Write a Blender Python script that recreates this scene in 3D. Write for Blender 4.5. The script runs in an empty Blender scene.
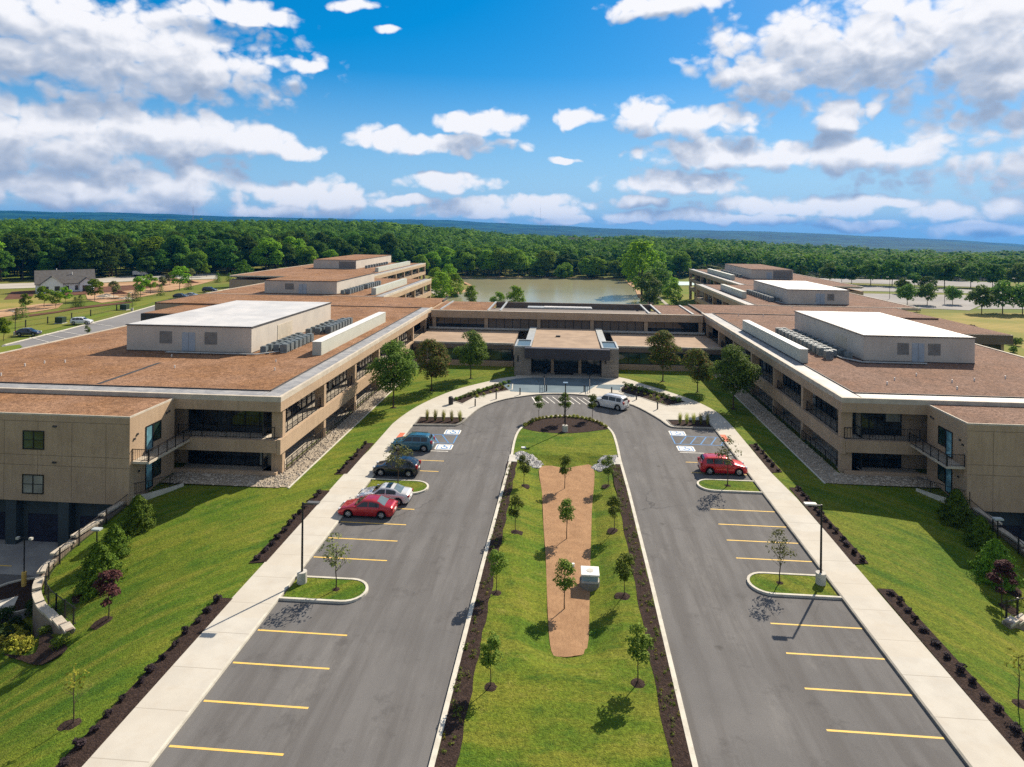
import bpy, bmesh, math, random
import numpy as np
from mathutils import Vector, Matrix
from mathutils.geometry import delaunay_2d_cdt
R = math.radians
random.seed(7)
SC = bpy.context.scene
COL = SC.collection

# ------------------------------------------------------------------ camera, sky, sun, exposure
F = 640.0; H = 24.3; YAW = R(4.47); ROLL = R(0.6); CX = 512.0; YH = 229.0; W_, H_ = 1024, 767
cam = bpy.data.cameras.new('camera'); camo = bpy.data.objects.new('camera', cam); COL.objects.link(camo)
cam.sensor_width = 36; cam.lens = F / W_ * 36; cam.clip_start = 0.5; cam.clip_end = 40000
_u = CX - 511.5; _v = 383.5 - YH
cam.shift_y = -(_v * math.cos(ROLL)) / W_; cam.shift_x = -(_v * math.sin(ROLL)) / W_
camo.matrix_world = (Matrix.Translation((0, 0, H)) @ Matrix.Rotation(YAW, 4, 'Z') @ Matrix.Rotation(R(90), 4, 'X')
                     @ Matrix.Rotation(ROLL, 4, 'Z'))
SC.camera = camo
SUN_AZ = 33.0; SUN_EL = 37.0          # azimuth from +Y towards +X
sd = Vector((math.sin(R(SUN_AZ)) * math.cos(R(SUN_EL)), math.cos(R(SUN_AZ)) * math.cos(R(SUN_EL)), math.sin(R(SUN_EL))))
sl = bpy.data.lights.new('sun', 'SUN'); sl.energy = 5.0; sl.angle = R(0.5); sl.color = (1.0, 0.87, 0.70)
so = bpy.data.objects.new('sun', sl); COL.objects.link(so); so.location = (60, 60, 120)
so.rotation_euler = (-sd).to_track_quat('-Z', 'Y').to_euler()
vs = SC.view_settings
vs.view_transform = 'Standard'; vs.look = 'None'; vs.exposure = 0.80; vs.gamma = 1; vs.use_curve_mapping = False
SC.cycles.use_denoising = False
SC.cycles.max_bounces = 6; SC.cycles.diffuse_bounces = 3; SC.cycles.transparent_max_bounces = 8
SC.cycles.volume_bounces = 0
SC.cycles.sample_clamp_indirect = 6

def ray(px, py):
    du = px - CX; dv = py - YH; c, s = math.cos(ROLL), math.sin(ROLL)
    return (du * c + dv * s) / F, (-du * s + dv * c) / F
def G(px, py, z=0.0):                 # surveyed point: where the sight line through a photo point meets height z
    u, v = ray(px, py); d = (H - z) / v; x = u * d
    cy, sy = math.cos(YAW), math.sin(YAW)
    return (x * cy - d * sy, x * sy + d * cy)
def GY(px, Y):                        # X of the photo column at depth Y
    u = (px - CX) / F; cy, sy = math.cos(YAW), math.sin(YAW)
    d = Y / (u * sy + cy)
    return u * d * cy - d * sy

class NT:                             # small node-tree writer
    def __init__(s, tree): s.t = tree; s.n = tree.nodes; s.l = tree.links
    def a(s, typ, **kw):
        n = s.n.new(typ); ins = kw.pop('ins', {})
        for k, v in kw.items(): setattr(n, k, v)
        for k, v in ins.items():
            i = n.inputs[k]
            if hasattr(v, 'is_linked') or isinstance(v, bpy.types.NodeSocket): s.l.new(v, i)
            else: i.default_value = v
        return n
    def m(s, op, a, b=0.0, c=0.0, clamp=False):
        n = s.n.new('ShaderNodeMath'); n.operation = op; n.use_clamp = clamp
        for i, v in enumerate((a, b, c)):
            if isinstance(v, bpy.types.NodeSocket): s.l.new(v, n.inputs[i])
            else: n.inputs[i].default_value = v
        return n.outputs[0]
    def vm(s, op, a, b=(0, 0, 0), sc=None):
        n = s.n.new('ShaderNodeVectorMath'); n.operation = op
        for i, v in enumerate((a, b)):
            if isinstance(v, bpy.types.NodeSocket): s.l.new(v, n.inputs[i])
            else: n.inputs[i].default_value = v
        if sc is not None: n.inputs['Scale'].default_value = sc
        return n
    def mr(s, v, a, b, c=0.0, d=1.0, smooth=False):
        n = s.n.new('ShaderNodeMapRange'); n.interpolation_type = 'SMOOTHSTEP' if smooth else 'LINEAR'
        for i, x in enumerate((v, a, b, c, d)):
            if isinstance(x, bpy.types.NodeSocket): s.l.new(x, n.inputs[i])
            else: n.inputs[i].default_value = x
        return n.outputs[0]
    def mix(s, f, a, b, mode='MIX'):
        n = s.n.new('ShaderNodeMix'); n.data_type = 'RGBA'; n.blend_type = mode
        for k, v in ((0, f), (6, a), (7, b)):
            if isinstance(v, bpy.types.NodeSocket): s.l.new(v, n.inputs[k])
            else: n.inputs[k].default_value = v if k == 0 else tuple(v)[:3] + (1,)
        return n.outputs[2]
    def noise(s, vec, scale, detail=3, rough=0.55, out='Fac'):
        n = s.n.new('ShaderNodeTexNoise'); n.inputs['Scale'].default_value = scale
        n.inputs['Detail'].default_value = detail; n.inputs['Roughness'].default_value = rough
        if vec is not None: s.l.new(vec, n.inputs['Vector'])
        return n.outputs[out]

world = bpy.data.worlds.new('World'); SC.world = world; world.use_nodes = True
# clouds placed on the dome by azimuth and height (centre and half sizes)
CL = [(100,50,170,48),(30,15,110,34),(205,64,66,24),(292,66,34,8),(235,12,60,12),(60,140,150,36),(165,132,90,27),(240,142,56,20),
(293,150,30,11),(80,190,150,24),(180,185,56,22),(315,196,64,17),(435,142,90,12),(480,122,46,14),(395,140,44,14),(455,183,52,12),
(485,207,90,11),(545,208,50,13),(574,118,22,12),(640,116,42,20),(695,122,46,20),(748,121,26,12),(562,159,20,4),(700,152,72,17),
(832,115,32,17),(855,152,112,20),(680,184,72,16),(800,206,96,12),(932,213,36,11),(998,207,18,10),(660,216,90,7),(860,48,140,52),
(965,40,120,52),(775,72,62,34),(1010,78,50,26),(664,4,62,17),(880,106,12,12),(355,5,28,7),(388,31,18,4),(150,209,60,8),(640,202,34,6),(740,220,70,6),(880,203,40,8),(870,226,60,6),(965,229,44,7),(1022,231,24,7),(285,212,70,8),(560,221,60,6),(410,200,30,5)]
def cloud_group():
    g = bpy.data.node_groups.new('cloud_cover', 'ShaderNodeTree')
    g.interface.new_socket('P', in_out='INPUT', socket_type='NodeSocketVector')
    g.interface.new_socket('D', in_out='OUTPUT', socket_type='NodeSocketFloat')
    t = NT(g); gi = g.nodes.new('NodeGroupInput'); go = g.nodes.new('NodeGroupOutput')
    p = gi.outputs[0]
    acc = None
    for (px, py, rx, ry) in CL + [(-420, 100, 300, 70), (1500, 110, 300, 70)]:
        u, v = ray(px, py); az = math.atan(u); el = -v / math.sqrt(1 + u * u)
        sx, sy = F / rx * 0.92, F / ry * 0.92
        b = t.n.new('ShaderNodeVectorMath'); b.operation = 'MULTIPLY_ADD'
        t.l.new(p, b.inputs[0]); b.inputs[1].default_value = (sx, sy, 0); b.inputs[2].default_value = (-az * sx, -el * sy, 0)
        l = t.vm('DOT_PRODUCT', b.outputs[0], b.outputs[0]).outputs[1]
        acc = l if acc is None else t.m('SMOOTH_MIN', acc, l, 0.15)
    t.l.new(t.m('SUBTRACT', 1.0, t.m('MINIMUM', acc, 2.0)), go.inputs[0]); return g
def build_world():
    t = NT(world.node_tree)
    bg = t.n.get('Background') or t.a('ShaderNodeBackground')
    outp = t.n.get('World Output')
    sky = t.a('ShaderNodeTexSky', sky_type='NISHITA', sun_disc=False, sun_elevation=R(SUN_EL), sun_rotation=R(SUN_AZ),
              altitude=200, air_density=1.0, dust_density=0.4, ozone_density=3.0)
    hs = t.a('ShaderNodeHueSaturation', ins={'Hue': 0.497, 'Saturation': 1.6, 'Value': 0.95, 'Fac': 1.0, 'Color': sky.outputs[0]})
    tc = t.a('ShaderNodeTexCoord')
    rot = t.a('ShaderNodeVectorRotate', rotation_type='Z_AXIS', ins={'Vector': tc.outputs['Generated'], 'Angle': -YAW})
    sp = t.a('ShaderNodeSeparateXYZ', ins={0: rot.outputs[0]})
    az = t.m('ARCTAN2', sp.outputs[0], sp.outputs[1])
    hd = t.m('SQRT', t.m('ADD', t.m('MULTIPLY', sp.outputs[0], sp.outputs[0]), t.m('MULTIPLY', sp.outputs[1], sp.outputs[1])))
    el = t.m('DIVIDE', sp.outputs[2], t.m('MAXIMUM', hd, 0.02))
    p = t.a('ShaderNodeCombineXYZ', ins={0: az, 1: el, 2: 0.0}).outputs[0]
    grp = cloud_group()
    st = t.vm('MULTIPLY', p, (1, 1.25, 1)).outputs[0]
    w2 = t.vm('SUBTRACT', t.noise(st, 16, 2, 0.5, 'Color'), (0.5, 0.5, 0.5)).outputs[0]
    pw = t.vm('ADD', p, t.vm('MULTIPLY', w2, (0.06, 0.03, 0)).outputs[0]).outputs[0]
    def ev(off):
        n = t.n.new('ShaderNodeGroup'); n.node_tree = grp
        t.l.new(t.vm('ADD', pw, off).outputs[0], n.inputs[0]); return n.outputs[0]
    def billow(off, det, vk=.8):
        q = t.vm('ADD', t.vm('ADD', st, t.vm('MULTIPLY', w2, (.025, .025, 0)).outputs[0]).outputs[0], off).outputs[0]
        a = t.noise(q, 18, det, 0.56)
        v = t.a('ShaderNodeTexVoronoi', feature='F1', ins={'Vector': q, 'Scale': 36.0}); v2 = t.a('ShaderNodeTexVoronoi', feature='F1', ins={'Vector': q, 'Scale': 85.0})
        return t.m('SUBTRACT', t.m('SUBTRACT', t.m('MULTIPLY', t.m('SUBTRACT', a, .5), 2.1), t.m('MULTIPLY', t.m('POWER', v.outputs[0], 1.5), vk)), t.m('MULTIPLY', v2.outputs[0], vk*.4))
    bd = billow((0, 0, 0), 8); b0 = billow((0, 0, 0), 3, .45); b1 = billow((0.006, 0.016, 0), 3, .45)
    e0 = ev((0, 0, 0)); e2 = ev((0.012, 0.035, 0))
    d0 = t.m('ADD', t.m('ADD', e0, bd), .32)
    up = t.mr(el, 0.5, 1.0, 1.0, 0.0)
    alpha = t.m('MULTIPLY', t.mr(d0, -0.14, 0.55, smooth=True), up)
    lit = t.m('ADD', t.m('MULTIPLY', t.m('SUBTRACT', b0, b1), 0.55), t.m('MULTIPLY', t.m('SUBTRACT', t.m('MAXIMUM', e0, -.8), t.m('MAXIMUM', e2, -.8)), 0.85))
    lit = t.mr(lit, -0.50, 0.52, smooth=True)
    thick = t.mr(d0, 0.3, 1.5)
    shade = t.mix(lit, (0.22, 0.275, 0.37), (0.56, 0.56, 0.58))
    shade = t.mix(t.m('MULTIPLY', thick, t.m('SUBTRACT', 1.0, lit)), shade, (0.115, 0.16, 0.24))
    k = 1.0
    skyc = t.a('ShaderNodeVectorMath', operation='SCALE', ins={0: hs.outputs[0], 3: 0.066}).outputs[0]
    # whitish air low over the horizon is the sky's own look
    low = t.mr(el, 0.0, 0.24, 0.92, 0.0)
    skyc = t.mix(0.35, skyc, (0.004, 0.175, 0.44))
    skyc = t.mix(low, skyc, (0.20, 0.35, 0.51))
    fin = t.mix(alpha, skyc, shade)
    # neutral fill light added to unseen sky overhead and behind, for the shaded facades
    sky_fill = t.m('MAXIMUM', t.mr(t.m('ABSOLUTE', az), 0.95, 1.5, 0, 1, True), t.mr(el, 0.5, 1.0, 0, 1, True))
    fin = t.mix(t.m('MULTIPLY', sky_fill, 0.62), fin, (0.33, 0.315, 0.295))
    t.l.new(fin, bg.inputs[0]); bg.inputs[1].default_value = k
    t.l.new(bg.outputs[0], outp.inputs[0])
build_world()
world.cycles.sampling_method = 'MANUAL'; world.cycles.sample_map_resolution = 512

# ------------------------------------------------------------------ materials
MATS = {}
def mat(name, c1, c2=None, scale=1.0, rough=0.85, bump=0.0, bscale=None, detail=4, metal=0.0, stretch=(1, 1, 1), spec=0.4,
        lo=0.35, hi=0.65, local=False, fn=None, coat=0.0):
    if name in MATS: return MATS[name]
    m = bpy.data.materials.new(name); m.use_nodes = True; t = NT(m.node_tree); b = t.n['Principled BSDF']
    b.inputs['Roughness'].default_value = rough; b.inputs['Metallic'].default_value = metal
    b.inputs['Specular IOR Level'].default_value = spec if rough < .84 else min(spec, .08)
    if coat: b.inputs['Coat Weight'].default_value = coat; b.inputs['Coat Roughness'].default_value = 0.05
    pos = t.a('ShaderNodeTexCoord').outputs['Object'] if local else t.a('ShaderNodeNewGeometry').outputs['Position']
    sv = t.vm('MULTIPLY', pos, stretch).outputs[0]
    if c2 is None: c2 = tuple(x * 0.85 for x in c1)
    nz = t.noise(sv, scale, detail, 0.6)
    col = t.mix(t.mr(nz, lo, hi, smooth=True), c1, c2)
    if fn: col = fn(t, pos, col, b) or col
    t.l.new(col, b.inputs['Base Color'])
    if bump:
        bp = t.a('ShaderNodeBump', ins={'Strength': bump, 'Distance': 0.1, 'Height': t.noise(pos, bscale or scale * 4, 4, 0.6)})
        t.l.new(bp.outputs[0], b.inputs['Normal'])
    MATS[name] = m; return m

def f_lawn(t, pos, col, b):
    sp = t.a('ShaderNodeSeparateXYZ', ins={0: pos}); ax = t.m('ABSOLUTE', t.m('SUBTRACT', sp.outputs[0], 0.2))
    # mowing direction: along the slope on the side lawns, across on the long island
    side = t.mr(ax, 8, 9)
    v = t.a('ShaderNodeCombineXYZ', ins={0: ax, 1: sp.outputs[1], 2: 0.0}).outputs[0]
    rs = t.a('ShaderNodeVectorRotate', rotation_type='Z_AXIS', ins={'Vector': v, 'Angle': R(-46)}).outputs[0]
    st = t.noise(t.vm('MULTIPLY', rs, (0.55, 0.075, 1)).outputs[0], 1.0, 5, .7)
    sc = t.noise(t.vm('MULTIPLY', v, (0.10, 0.42, 1)).outputs[0], 1.0, 5, .7)
    stv = t.m('ADD', t.m('MULTIPLY', st, side), t.m('MULTIPLY', sc, t.m('SUBTRACT', 1.0, side)))
    big = t.noise(pos, 0.11, 4, 0.6); mid = t.noise(pos, 0.7, 6, 0.72)
    col = t.mix(t.mr(big, 0.42, 0.62, smooth=True), col, (0.135, 0.165, 0.018))
    col = t.mix(t.mr(stv, 0.46, 0.62, 0, 0.70, True), col, (0.175, 0.180, 0.026))
    col = t.mix(t.mr(stv, 0.46, 0.34, 0, 0.75, True), col, (0.040, 0.098, 0.012))
    col = t.mix(t.mr(mid, 0.54, 0.70, 0, 0.6), col, (0.036, 0.090, 0.014))
    col = t.mix(t.mr(mid, 0.44, 0.30, 0, 0.5), col, (0.21, 0.20, 0.05))
    lw = t.m('ADD', t.m('MULTIPLY', rs.node.outputs[0] and t.a('ShaderNodeSeparateXYZ', ins={0: rs}).outputs[0], 4.3), t.m('MULTIPLY', mid, 1.2))
    col = t.mix(t.m('MULTIPLY', t.mr(t.m('SINE', lw), -0.6, 0.6, 0.0, 0.22, True), side), col, (0.045, 0.105, 0.010))
    fine = t.noise(pos, 5.5, 6, 0.85)
    return t.mix(1.0, col, t.mix(t.mr(fine, 0.37, 0.63), (0.50, 0.52, 0.50), (1.45, 1.42, 1.45)), 'MULTIPLY')
LAWN = mat('lawn_grass', (0.095, 0.150, 0.014), (0.065, 0.125, 0.012), 0.25, 0.95, 0.9, 14, fn=f_lawn, spec=0.15)
def f_asph(t, pos, col, b):
    sp = t.vm('MULTIPLY', pos, (1, 0.07, 1)).outputs[0]
    st = t.noise(sp, 1.1, 4, 0.6)
    col = t.mix(t.mr(st, 0.42, 0.62, 0, 0.8), col, (0.108, 0.105, 0.104))
    lt = t.mr(t.noise(t.vm('MULTIPLY', pos, (1, .3, 1)).outputs[0], 0.33, 6, 0.75), 0.56, 0.72, 0, 0.6)
    col = t.mix(lt, col, (0.20, 0.197, 0.192))
    stain = t.mr(t.noise(pos, 0.42, 6, 0.75), 0.56, 0.72, 0, 0.7)
    col = t.mix(stain, col, (0.078, 0.076, 0.076))
    oil = t.a('ShaderNodeTexVoronoi', ins={'Scale': 0.30, 'Vector': t.vm('ADD', pos, t.vm('SCALE', t.noise(pos, 2.5, 3, .6, 'Color'), sc=.5).outputs[0]).outputs[0]})
    col = t.mix(t.mr(oil.outputs['Distance'], 0.10, 0.03, 0.0, 0.55, True), col, (0.06, 0.058, 0.056))
    v = t.a('ShaderNodeTexVoronoi', feature='DISTANCE_TO_EDGE', ins={'Scale': 0.12, 'Vector': t.vm('ADD', pos, t.vm('SCALE', t.noise(pos, 0.6, 4, .6, 'Color'), sc=1.6).outputs[0]).outputs[0]})
    cr = t.m('MULTIPLY', t.mr(v.outputs['Distance'], 0.0, 0.009, 0.7, 0.0), t.mr(t.noise(pos, .05, 2), .5, .58))
    col = t.mix(cr, col, (0.05, 0.05, 0.052))
    sp2 = t.mr(t.noise(pos, 30, 2, 0.8), 0.3, 0.7)
    return t.mix(1.0, col, t.mix(sp2, (0.86, 0.86, 0.86), (1.14, 1.14, 1.14)), 'MULTIPLY')
ASPH = mat('asphalt', (0.150, 0.148, 0.148), (0.128, 0.127, 0.128), 0.15, 0.9, 0.3, 35, fn=f_asph, spec=0.25)
def f_walk(t, pos, col, b):
    sp = t.a('ShaderNodeSeparateXYZ', ins={0: pos})
    y = t.m('ABSOLUTE', t.m('SUBTRACT', t.m('FRACT', t.m('DIVIDE', sp.outputs[1], 3.05)), 0.5))
    col = t.mix(t.mr(y, 0.490, 0.495, 0, 0.75), col, (0.24, 0.22, 0.19))
    cell = t.a('ShaderNodeTexWhiteNoise', noise_dimensions='1D', ins={'W': t.m('FLOOR', t.m('DIVIDE', t.m('ADD', sp.outputs[1], 1.525), 3.05))})
    col = t.mix(t.m('MULTIPLY', cell.outputs[0], 0.5), col, (0.46, 0.42, 0.35))
    return t.mix(t.mr(t.noise(pos, 1.3, 5, .7), 0.5, 0.8, 0, 0.35), col, (0.40, 0.34, 0.26))
WALK = mat('sidewalk_concrete', (0.49, 0.475, 0.43), (0.44, 0.425, 0.385), 0.6, 0.85, 0.15, 30, fn=f_walk, spec=0.3)
KERB = mat('kerb_concrete', (0.56, 0.54, 0.47), (0.46, 0.44, 0.38), 1.4, 0.85, 0.2, 20)
KERB2 = mat('kerb_old_concrete', (0.26, 0.25, 0.22), (0.19, 0.185, 0.17), 1.4, 0.85, 0.2, 20)
def f_mulch(t, pos, col, b):
    v = t.a('ShaderNodeTexVoronoi', ins={'Scale': 9.0, 'Vector': pos})
    return t.mix(t.mr(v.outputs['Distance'], 0.1, 0.6, 0, 0.5), col, (0.018, 0.013, 0.010))
MULCH = mat('mulch', (0.075, 0.050, 0.042), (0.035, 0.023, 0.021), 5, 0.95, 1.0, 12, fn=f_mulch, lo=.3, hi=.7)
def f_swale(t, pos, col, b):
    return t.mix(t.mr(t.noise(t.vm('MULTIPLY', pos, (1, .35, 1)).outputs[0], 7, 6, .8), .45, .7, 0, .6), col, (0.19, 0.11, 0.06))
SWALE = mat('wood_chip', (0.36, 0.22, 0.125), (0.31, 0.185, 0.105), 1.2, 0.95, 0.5, 28, fn=f_swale)
def f_gravel(t, pos, col, b):
    c = t.mix(t.mr(t.noise(pos, 0.12, 5, .65), .4, .64, 0, .7), col, (0.26, 0.165, 0.115))
    c = t.mix(t.mr(t.noise(pos, 0.05, 4, .7), .55, .7, 0, .55), c, (0.125, 0.072, 0.048))
    f = t.noise(pos, 3.6, 7, .9)
    c = t.mix(t.mr(t.noise(pos, 2.1, 5, .8), .55, .68, 0, .6), c, (0.30, 0.22, 0.15))
    c = t.mix(t.mr(t.noise(pos, .45, 6, .8), .52, .66, 0, .55), c, (0.11, 0.065, 0.042))
    return t.mix(1.0, c, t.mix(t.mr(f, .38, .62), (0.35, 0.33, 0.31), (1.9, 1.85, 1.8)), 'MULTIPLY')
GRAVEL = mat('roof_gravel', (0.225, 0.125, 0.066), (0.175, 0.098, 0.055), 0.4, 0.95, 0.8, 12, fn=f_gravel)
def f_gravel2(t, pos, col, b):
    c = t.mix(t.mr(t.noise(pos, 0.12, 5, .65), .4, .64, 0, .7), col, (0.20, 0.14, 0.115))
    f = t.noise(pos, 3.6, 7, .9)
    c = t.mix(t.mr(t.noise(pos, .45, 6, .8), .52, .66, 0, .55), c, (0.10, 0.068, 0.052))
    return t.mix(1.0, c, t.mix(t.mr(f, .38, .62), (0.35, 0.33, 0.31), (1.85, 1.8, 1.75)), 'MULTIPLY')
GRAVEL2 = mat('roof_gravel_grey', (0.19, 0.118, 0.086), (0.15, 0.10, 0.078), 0.4, 0.95, 0.8, 12, fn=f_gravel2)
def f_conc(t, pos, col, b):
    st = t.noise(t.vm('MULTIPLY', pos, (1.6, 1.6, 0.22)).outputs[0], 2.2, 5, .7)
    c = t.mix(t.mr(st, .45, .75, 0, .6), col, (0.25, 0.185, 0.125))
    return t.mix(t.mr(t.noise(pos, 9, 4, .8), .35, .75, 0, .35), c, (0.50, 0.385, 0.275))
CONC = mat('facade_concrete', (0.43, 0.32, 0.22), (0.37, 0.27, 0.185), 0.35, 0.85, 0.35, 25, fn=f_conc)
COPE = mat('coping_stone', (0.50, 0.45, 0.37), (0.40, 0.36, 0.30), 0.8, 0.8, 0.2, 20)
def f_mem(t, pos, col, b):
    n = t.noise(pos, 1.1, 5, .75)
    return t.mix(t.mr(n, .45, .62, 0, .8), col, (0.16, 0.17, 0.19))
MEMB = mat('roof_membrane_strip', (0.33, 0.33, 0.33), (0.24, 0.245, 0.25), 0.5, 0.6, 0.15, 12, fn=f_mem)
def f_white(t, pos, col, b):
    n = t.noise(pos, 0.30, 6, .7)
    return t.mix(t.mr(n, .48, .72, 0, .6), col, (0.36, 0.36, 0.37))
WROOF = mat('white_roof', (0.54, 0.54, 0.54), (0.44, 0.45, 0.46), 0.22, 0.6, fn=f_white)
def f_panel(t, pos, col, b):
    sp = t.a('ShaderNodeSeparateXYZ', ins={0: pos})
    a = t.m('ADD', sp.outputs[0], sp.outputs[1])
    r = t.m('ABSOLUTE', t.m('SUBTRACT', t.m('FRACT', t.m('DIVIDE', a, 1.1)), 0.5))
    c = t.mix(t.mr(r, .485, .492, 0, .3), col, (0.22, 0.21, 0.19))
    st = t.noise(t.vm('MULTIPLY', pos, (1, 1, .12)).outputs[0], 1.8, 5, .7)
    return t.mix(t.mr(st, .5, .8, 0, .35), c, (0.33, 0.30, 0.25))
PANEL = mat('penthouse_panel', (0.52, 0.48, 0.42), (0.46, 0.425, 0.375), 0.3, 0.6, fn=f_panel)
SCREEN = mat('screen_panel', (0.46, 0.48, 0.42), (0.42, 0.44, 0.39), 0.5, 0.5)
DARKM = mat('dark_metal', (0.022, 0.022, 0.025), None, 2, 0.45, metal=0.3)
BLACKM = mat('black_trim', (0.03, 0.03, 0.032), (0.05, 0.05, 0.05), 1, 0.7)
BRONZE = mat('canopy_metal', (0.055, 0.050, 0.055), (0.045, 0.04, 0.045), 0.6, 0.5, metal=0.3)
def glass(name, c, rough=0.05, spec=0.6):
    m = bpy.data.materials.new(name); m.use_nodes = True; t = NT(m.node_tree); b = t.n['Principled BSDF']
    pos = t.a('ShaderNodeNewGeometry').outputs['Position']
    nz = t.noise(t.vm('MULTIPLY', pos, (1, 1, 1.6)).outputs[0], 0.45, 3, .6)
    t.l.new(t.mix(t.mr(nz, .42, .6, smooth=True), c, tuple(x * 2.2 + 0.004 for x in c)), b.inputs['Base Color'])
    b.inputs['Roughness'].default_value = rough; b.inputs['Specular IOR Level'].default_value = spec
    bp = t.a('ShaderNodeBump', ins={'Strength': 0.04, 'Distance': 0.3, 'Height': t.noise(pos, .9, 2)})
    t.l.new(bp.outputs[0], b.inputs['Normal'])
    return m
GLASS = glass('window_glass', (0.012, 0.015, 0.018))
GLASS2 = glass('green_glass', (0.015, 0.03, 0.022))
BLUEG = glass('blue_glass', (0.10, 0.22, 0.27))
SHADE = mat('window_blind', (0.30, 0.30, 0.26), (0.20, 0.20, 0.18), 0.4, 0.5)
GAR = mat('garage_wall', (0.045, 0.062, 0.072), (0.036, 0.05, 0.06), 0.6, 0.8)
GARD = mat('garage_door', (0.018, 0.02, 0.045), (0.012, 0.014, 0.03), 0.9, 0.5)
def f_stone(t, pos, col, b):
    bk = t.a('ShaderNodeTexBrick', ins={'Vector': t.a('ShaderNodeVectorRotate', rotation_type='X_AXIS', ins={'Vector': pos, 'Angle': R(90)}).outputs[0], 'Scale': 1.0, 'Brick Width': 0.9, 'Row Height': 0.38, 'Mortar Size': 0.015,
        'Color1': (0.30, 0.26, 0.22, 1), 'Color2': (0.22, 0.195, 0.165, 1), 'Mortar': (0.12, 0.11, 0.10, 1)})
    return t.mix(0.75, col, bk.outputs[0])
STONE = mat('stone_pier', (0.27, 0.24, 0.205), (0.20, 0.18, 0.15), 1.2, 0.85, 0.4, 15, fn=f_stone)
TANPAN = mat('tan_panel', (0.16, 0.125, 0.098), (0.13, 0.10, 0.08), 0.5, 0.7)
TANROOF = mat('canopy_roof', (0.36, 0.275, 0.205), (0.29, 0.22, 0.165), 0.4, 0.9, 0.2, 18)
ROCK = mat('river_rock', (0.50, 0.44, 0.36), (0.28, 0.24, 0.19), 2.2, 0.9, 0.3, 8, lo=.3, hi=.7)
ROCKW = mat('white_rock', (0.62, 0.61, 0.58), (0.34, 0.33, 0.32), 2.2, 0.9, 0.3, 8, lo=.3, hi=.7)
YEL = mat('yellow_paint', (0.72, 0.48, 0.10), (0.60, 0.42, 0.13), 2.5, 0.8)
WPAINT = mat('white_paint', (0.74, 0.73, 0.68), (0.55, 0.54, 0.50), 2.0, 0.8)
BPAINT = mat('blue_paint', (0.035, 0.17, 0.44), (0.07, 0.22, 0.44), 2.0, 0.8)
REDRAMP = mat('red_tactile', (0.62, 0.13, 0.065), (0.55, 0.12, 0.06), 3, 0.8)
DIRT = mat('dirt', (0.42, 0.28, 0.17), (0.30, 0.18, 0.10), 0.12, 0.95, 0.6, 1.5)
DIRT2 = mat('dark_soil', (0.13, 0.065, 0.04), (0.09, 0.045, 0.03), 0.2, 0.95, 0.6, 1.5)
PALE = mat('pale_paving', (0.42, 0.40, 0.35), (0.34, 0.32, 0.28), 0.06, 0.9)
LOT = mat('lot_asphalt', (0.28, 0.275, 0.27), (0.22, 0.215, 0.21), 0.05, 0.9)
def f_field(t, pos, col, b):
    w = t.a('ShaderNodeTexWave', ins={'Scale': 0.12, 'Distortion': 2.5, 'Detail': 3.0, 'Vector': t.a('ShaderNodeVectorRotate', rotation_type='Z_AXIS', ins={'Vector': pos, 'Angle': R(55)}).outputs[0]})
    return t.mix(t.m('MULTIPLY', w.outputs['Fac'], .35), col, (0.19, 0.17, 0.05))
FIELD = mat('dry_meadow', (0.29, 0.235, 0.075), (0.17, 0.18, 0.04), 0.06, 0.95, 0.5, 4, fn=f_field)
GREEN = mat('rough_grass', (0.11, 0.16, 0.018), (0.17, 0.17, 0.035), 0.07, 0.95, 0.6, 3)
def f_ground(t, pos, col, b):
    sp = t.a('ShaderNodeSeparateXYZ', ins={0: pos})
    far = t.mr(t.vm('LENGTH', pos).outputs['Value'], 420, 640, smooth=True)
    f2 = t.mix(t.mr(t.noise(pos, .0035, 7, .8), .44, .58), (0.003, 0.018, 0.013), (0.022, 0.070, 0.036))
    f2 = t.mix(t.mr(t.noise(pos, .0012, 5, .7), .66, .70), f2, (0.035, 0.075, 0.05))
    return t.mix(far, col, f2)
GROUND = mat('ground_grass', (0.10, 0.14, 0.02), (0.15, 0.15, 0.035), 0.03, 0.95, 0.6, 2, fn=f_ground)
def f_water(t, pos, col, b): pass
WATER = mat('pond_water', (0.30, 0.285, 0.17), (0.25, 0.25, 0.155), 0.015, 0.16, 0.10, 0.9, spec=0.22)
STUCCO = mat('white_siding', (0.85, 0.86, 0.87), (0.78, 0.79, 0.81), 0.6, 0.8)
SHINGLE = mat('grey_shingle', (0.13, 0.125, 0.12), (0.10, 0.095, 0.09), 1.2, 0.9)
ACM = mat('condenser_metal', (0.19, 0.23, 0.25), (0.13, 0.165, 0.18), 1.5, 0.5, metal=0.4)
ACT = mat('condenser_grille', (0.10, 0.13, 0.15), (0.16, 0.19, 0.21), 8, 0.6)
PIPE = mat('pipe_metal', (0.40, 0.42, 0.42), (0.3, 0.32, 0.32), 2, 0.5, metal=0.3)
LOUV = mat('louvre', (0.22, 0.215, 0.20), (0.18, 0.175, 0.165), 1, 0.6)
DOORM = mat('pale_blue_door', (0.34, 0.40, 0.46), (0.30, 0.36, 0.42), 1, 0.5)
WHITEM = mat('white_metal', (0.68, 0.69, 0.66), (0.60, 0.61, 0.6), 2, 0.5)
GREYC = mat('pale_concrete_base', (0.50, 0.49, 0.45), (0.40, 0.39, 0.36), 2, 0.85)
BARK = mat('bark', (0.11, 0.08, 0.055), (0.06, 0.045, 0.035), 4, 0.95, local=True)
RUBBER = mat('tyre_rubber', (0.018, 0.018, 0.019), None, 2, 0.85)
RIM = mat('wheel_rim', (0.50, 0.51, 0.52), None, 2, 0.3, metal=0.8)
CGLASS = mat('car_glass', (0.015, 0.02, 0.022), None, 2, 0.04, spec=0.8)
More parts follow.
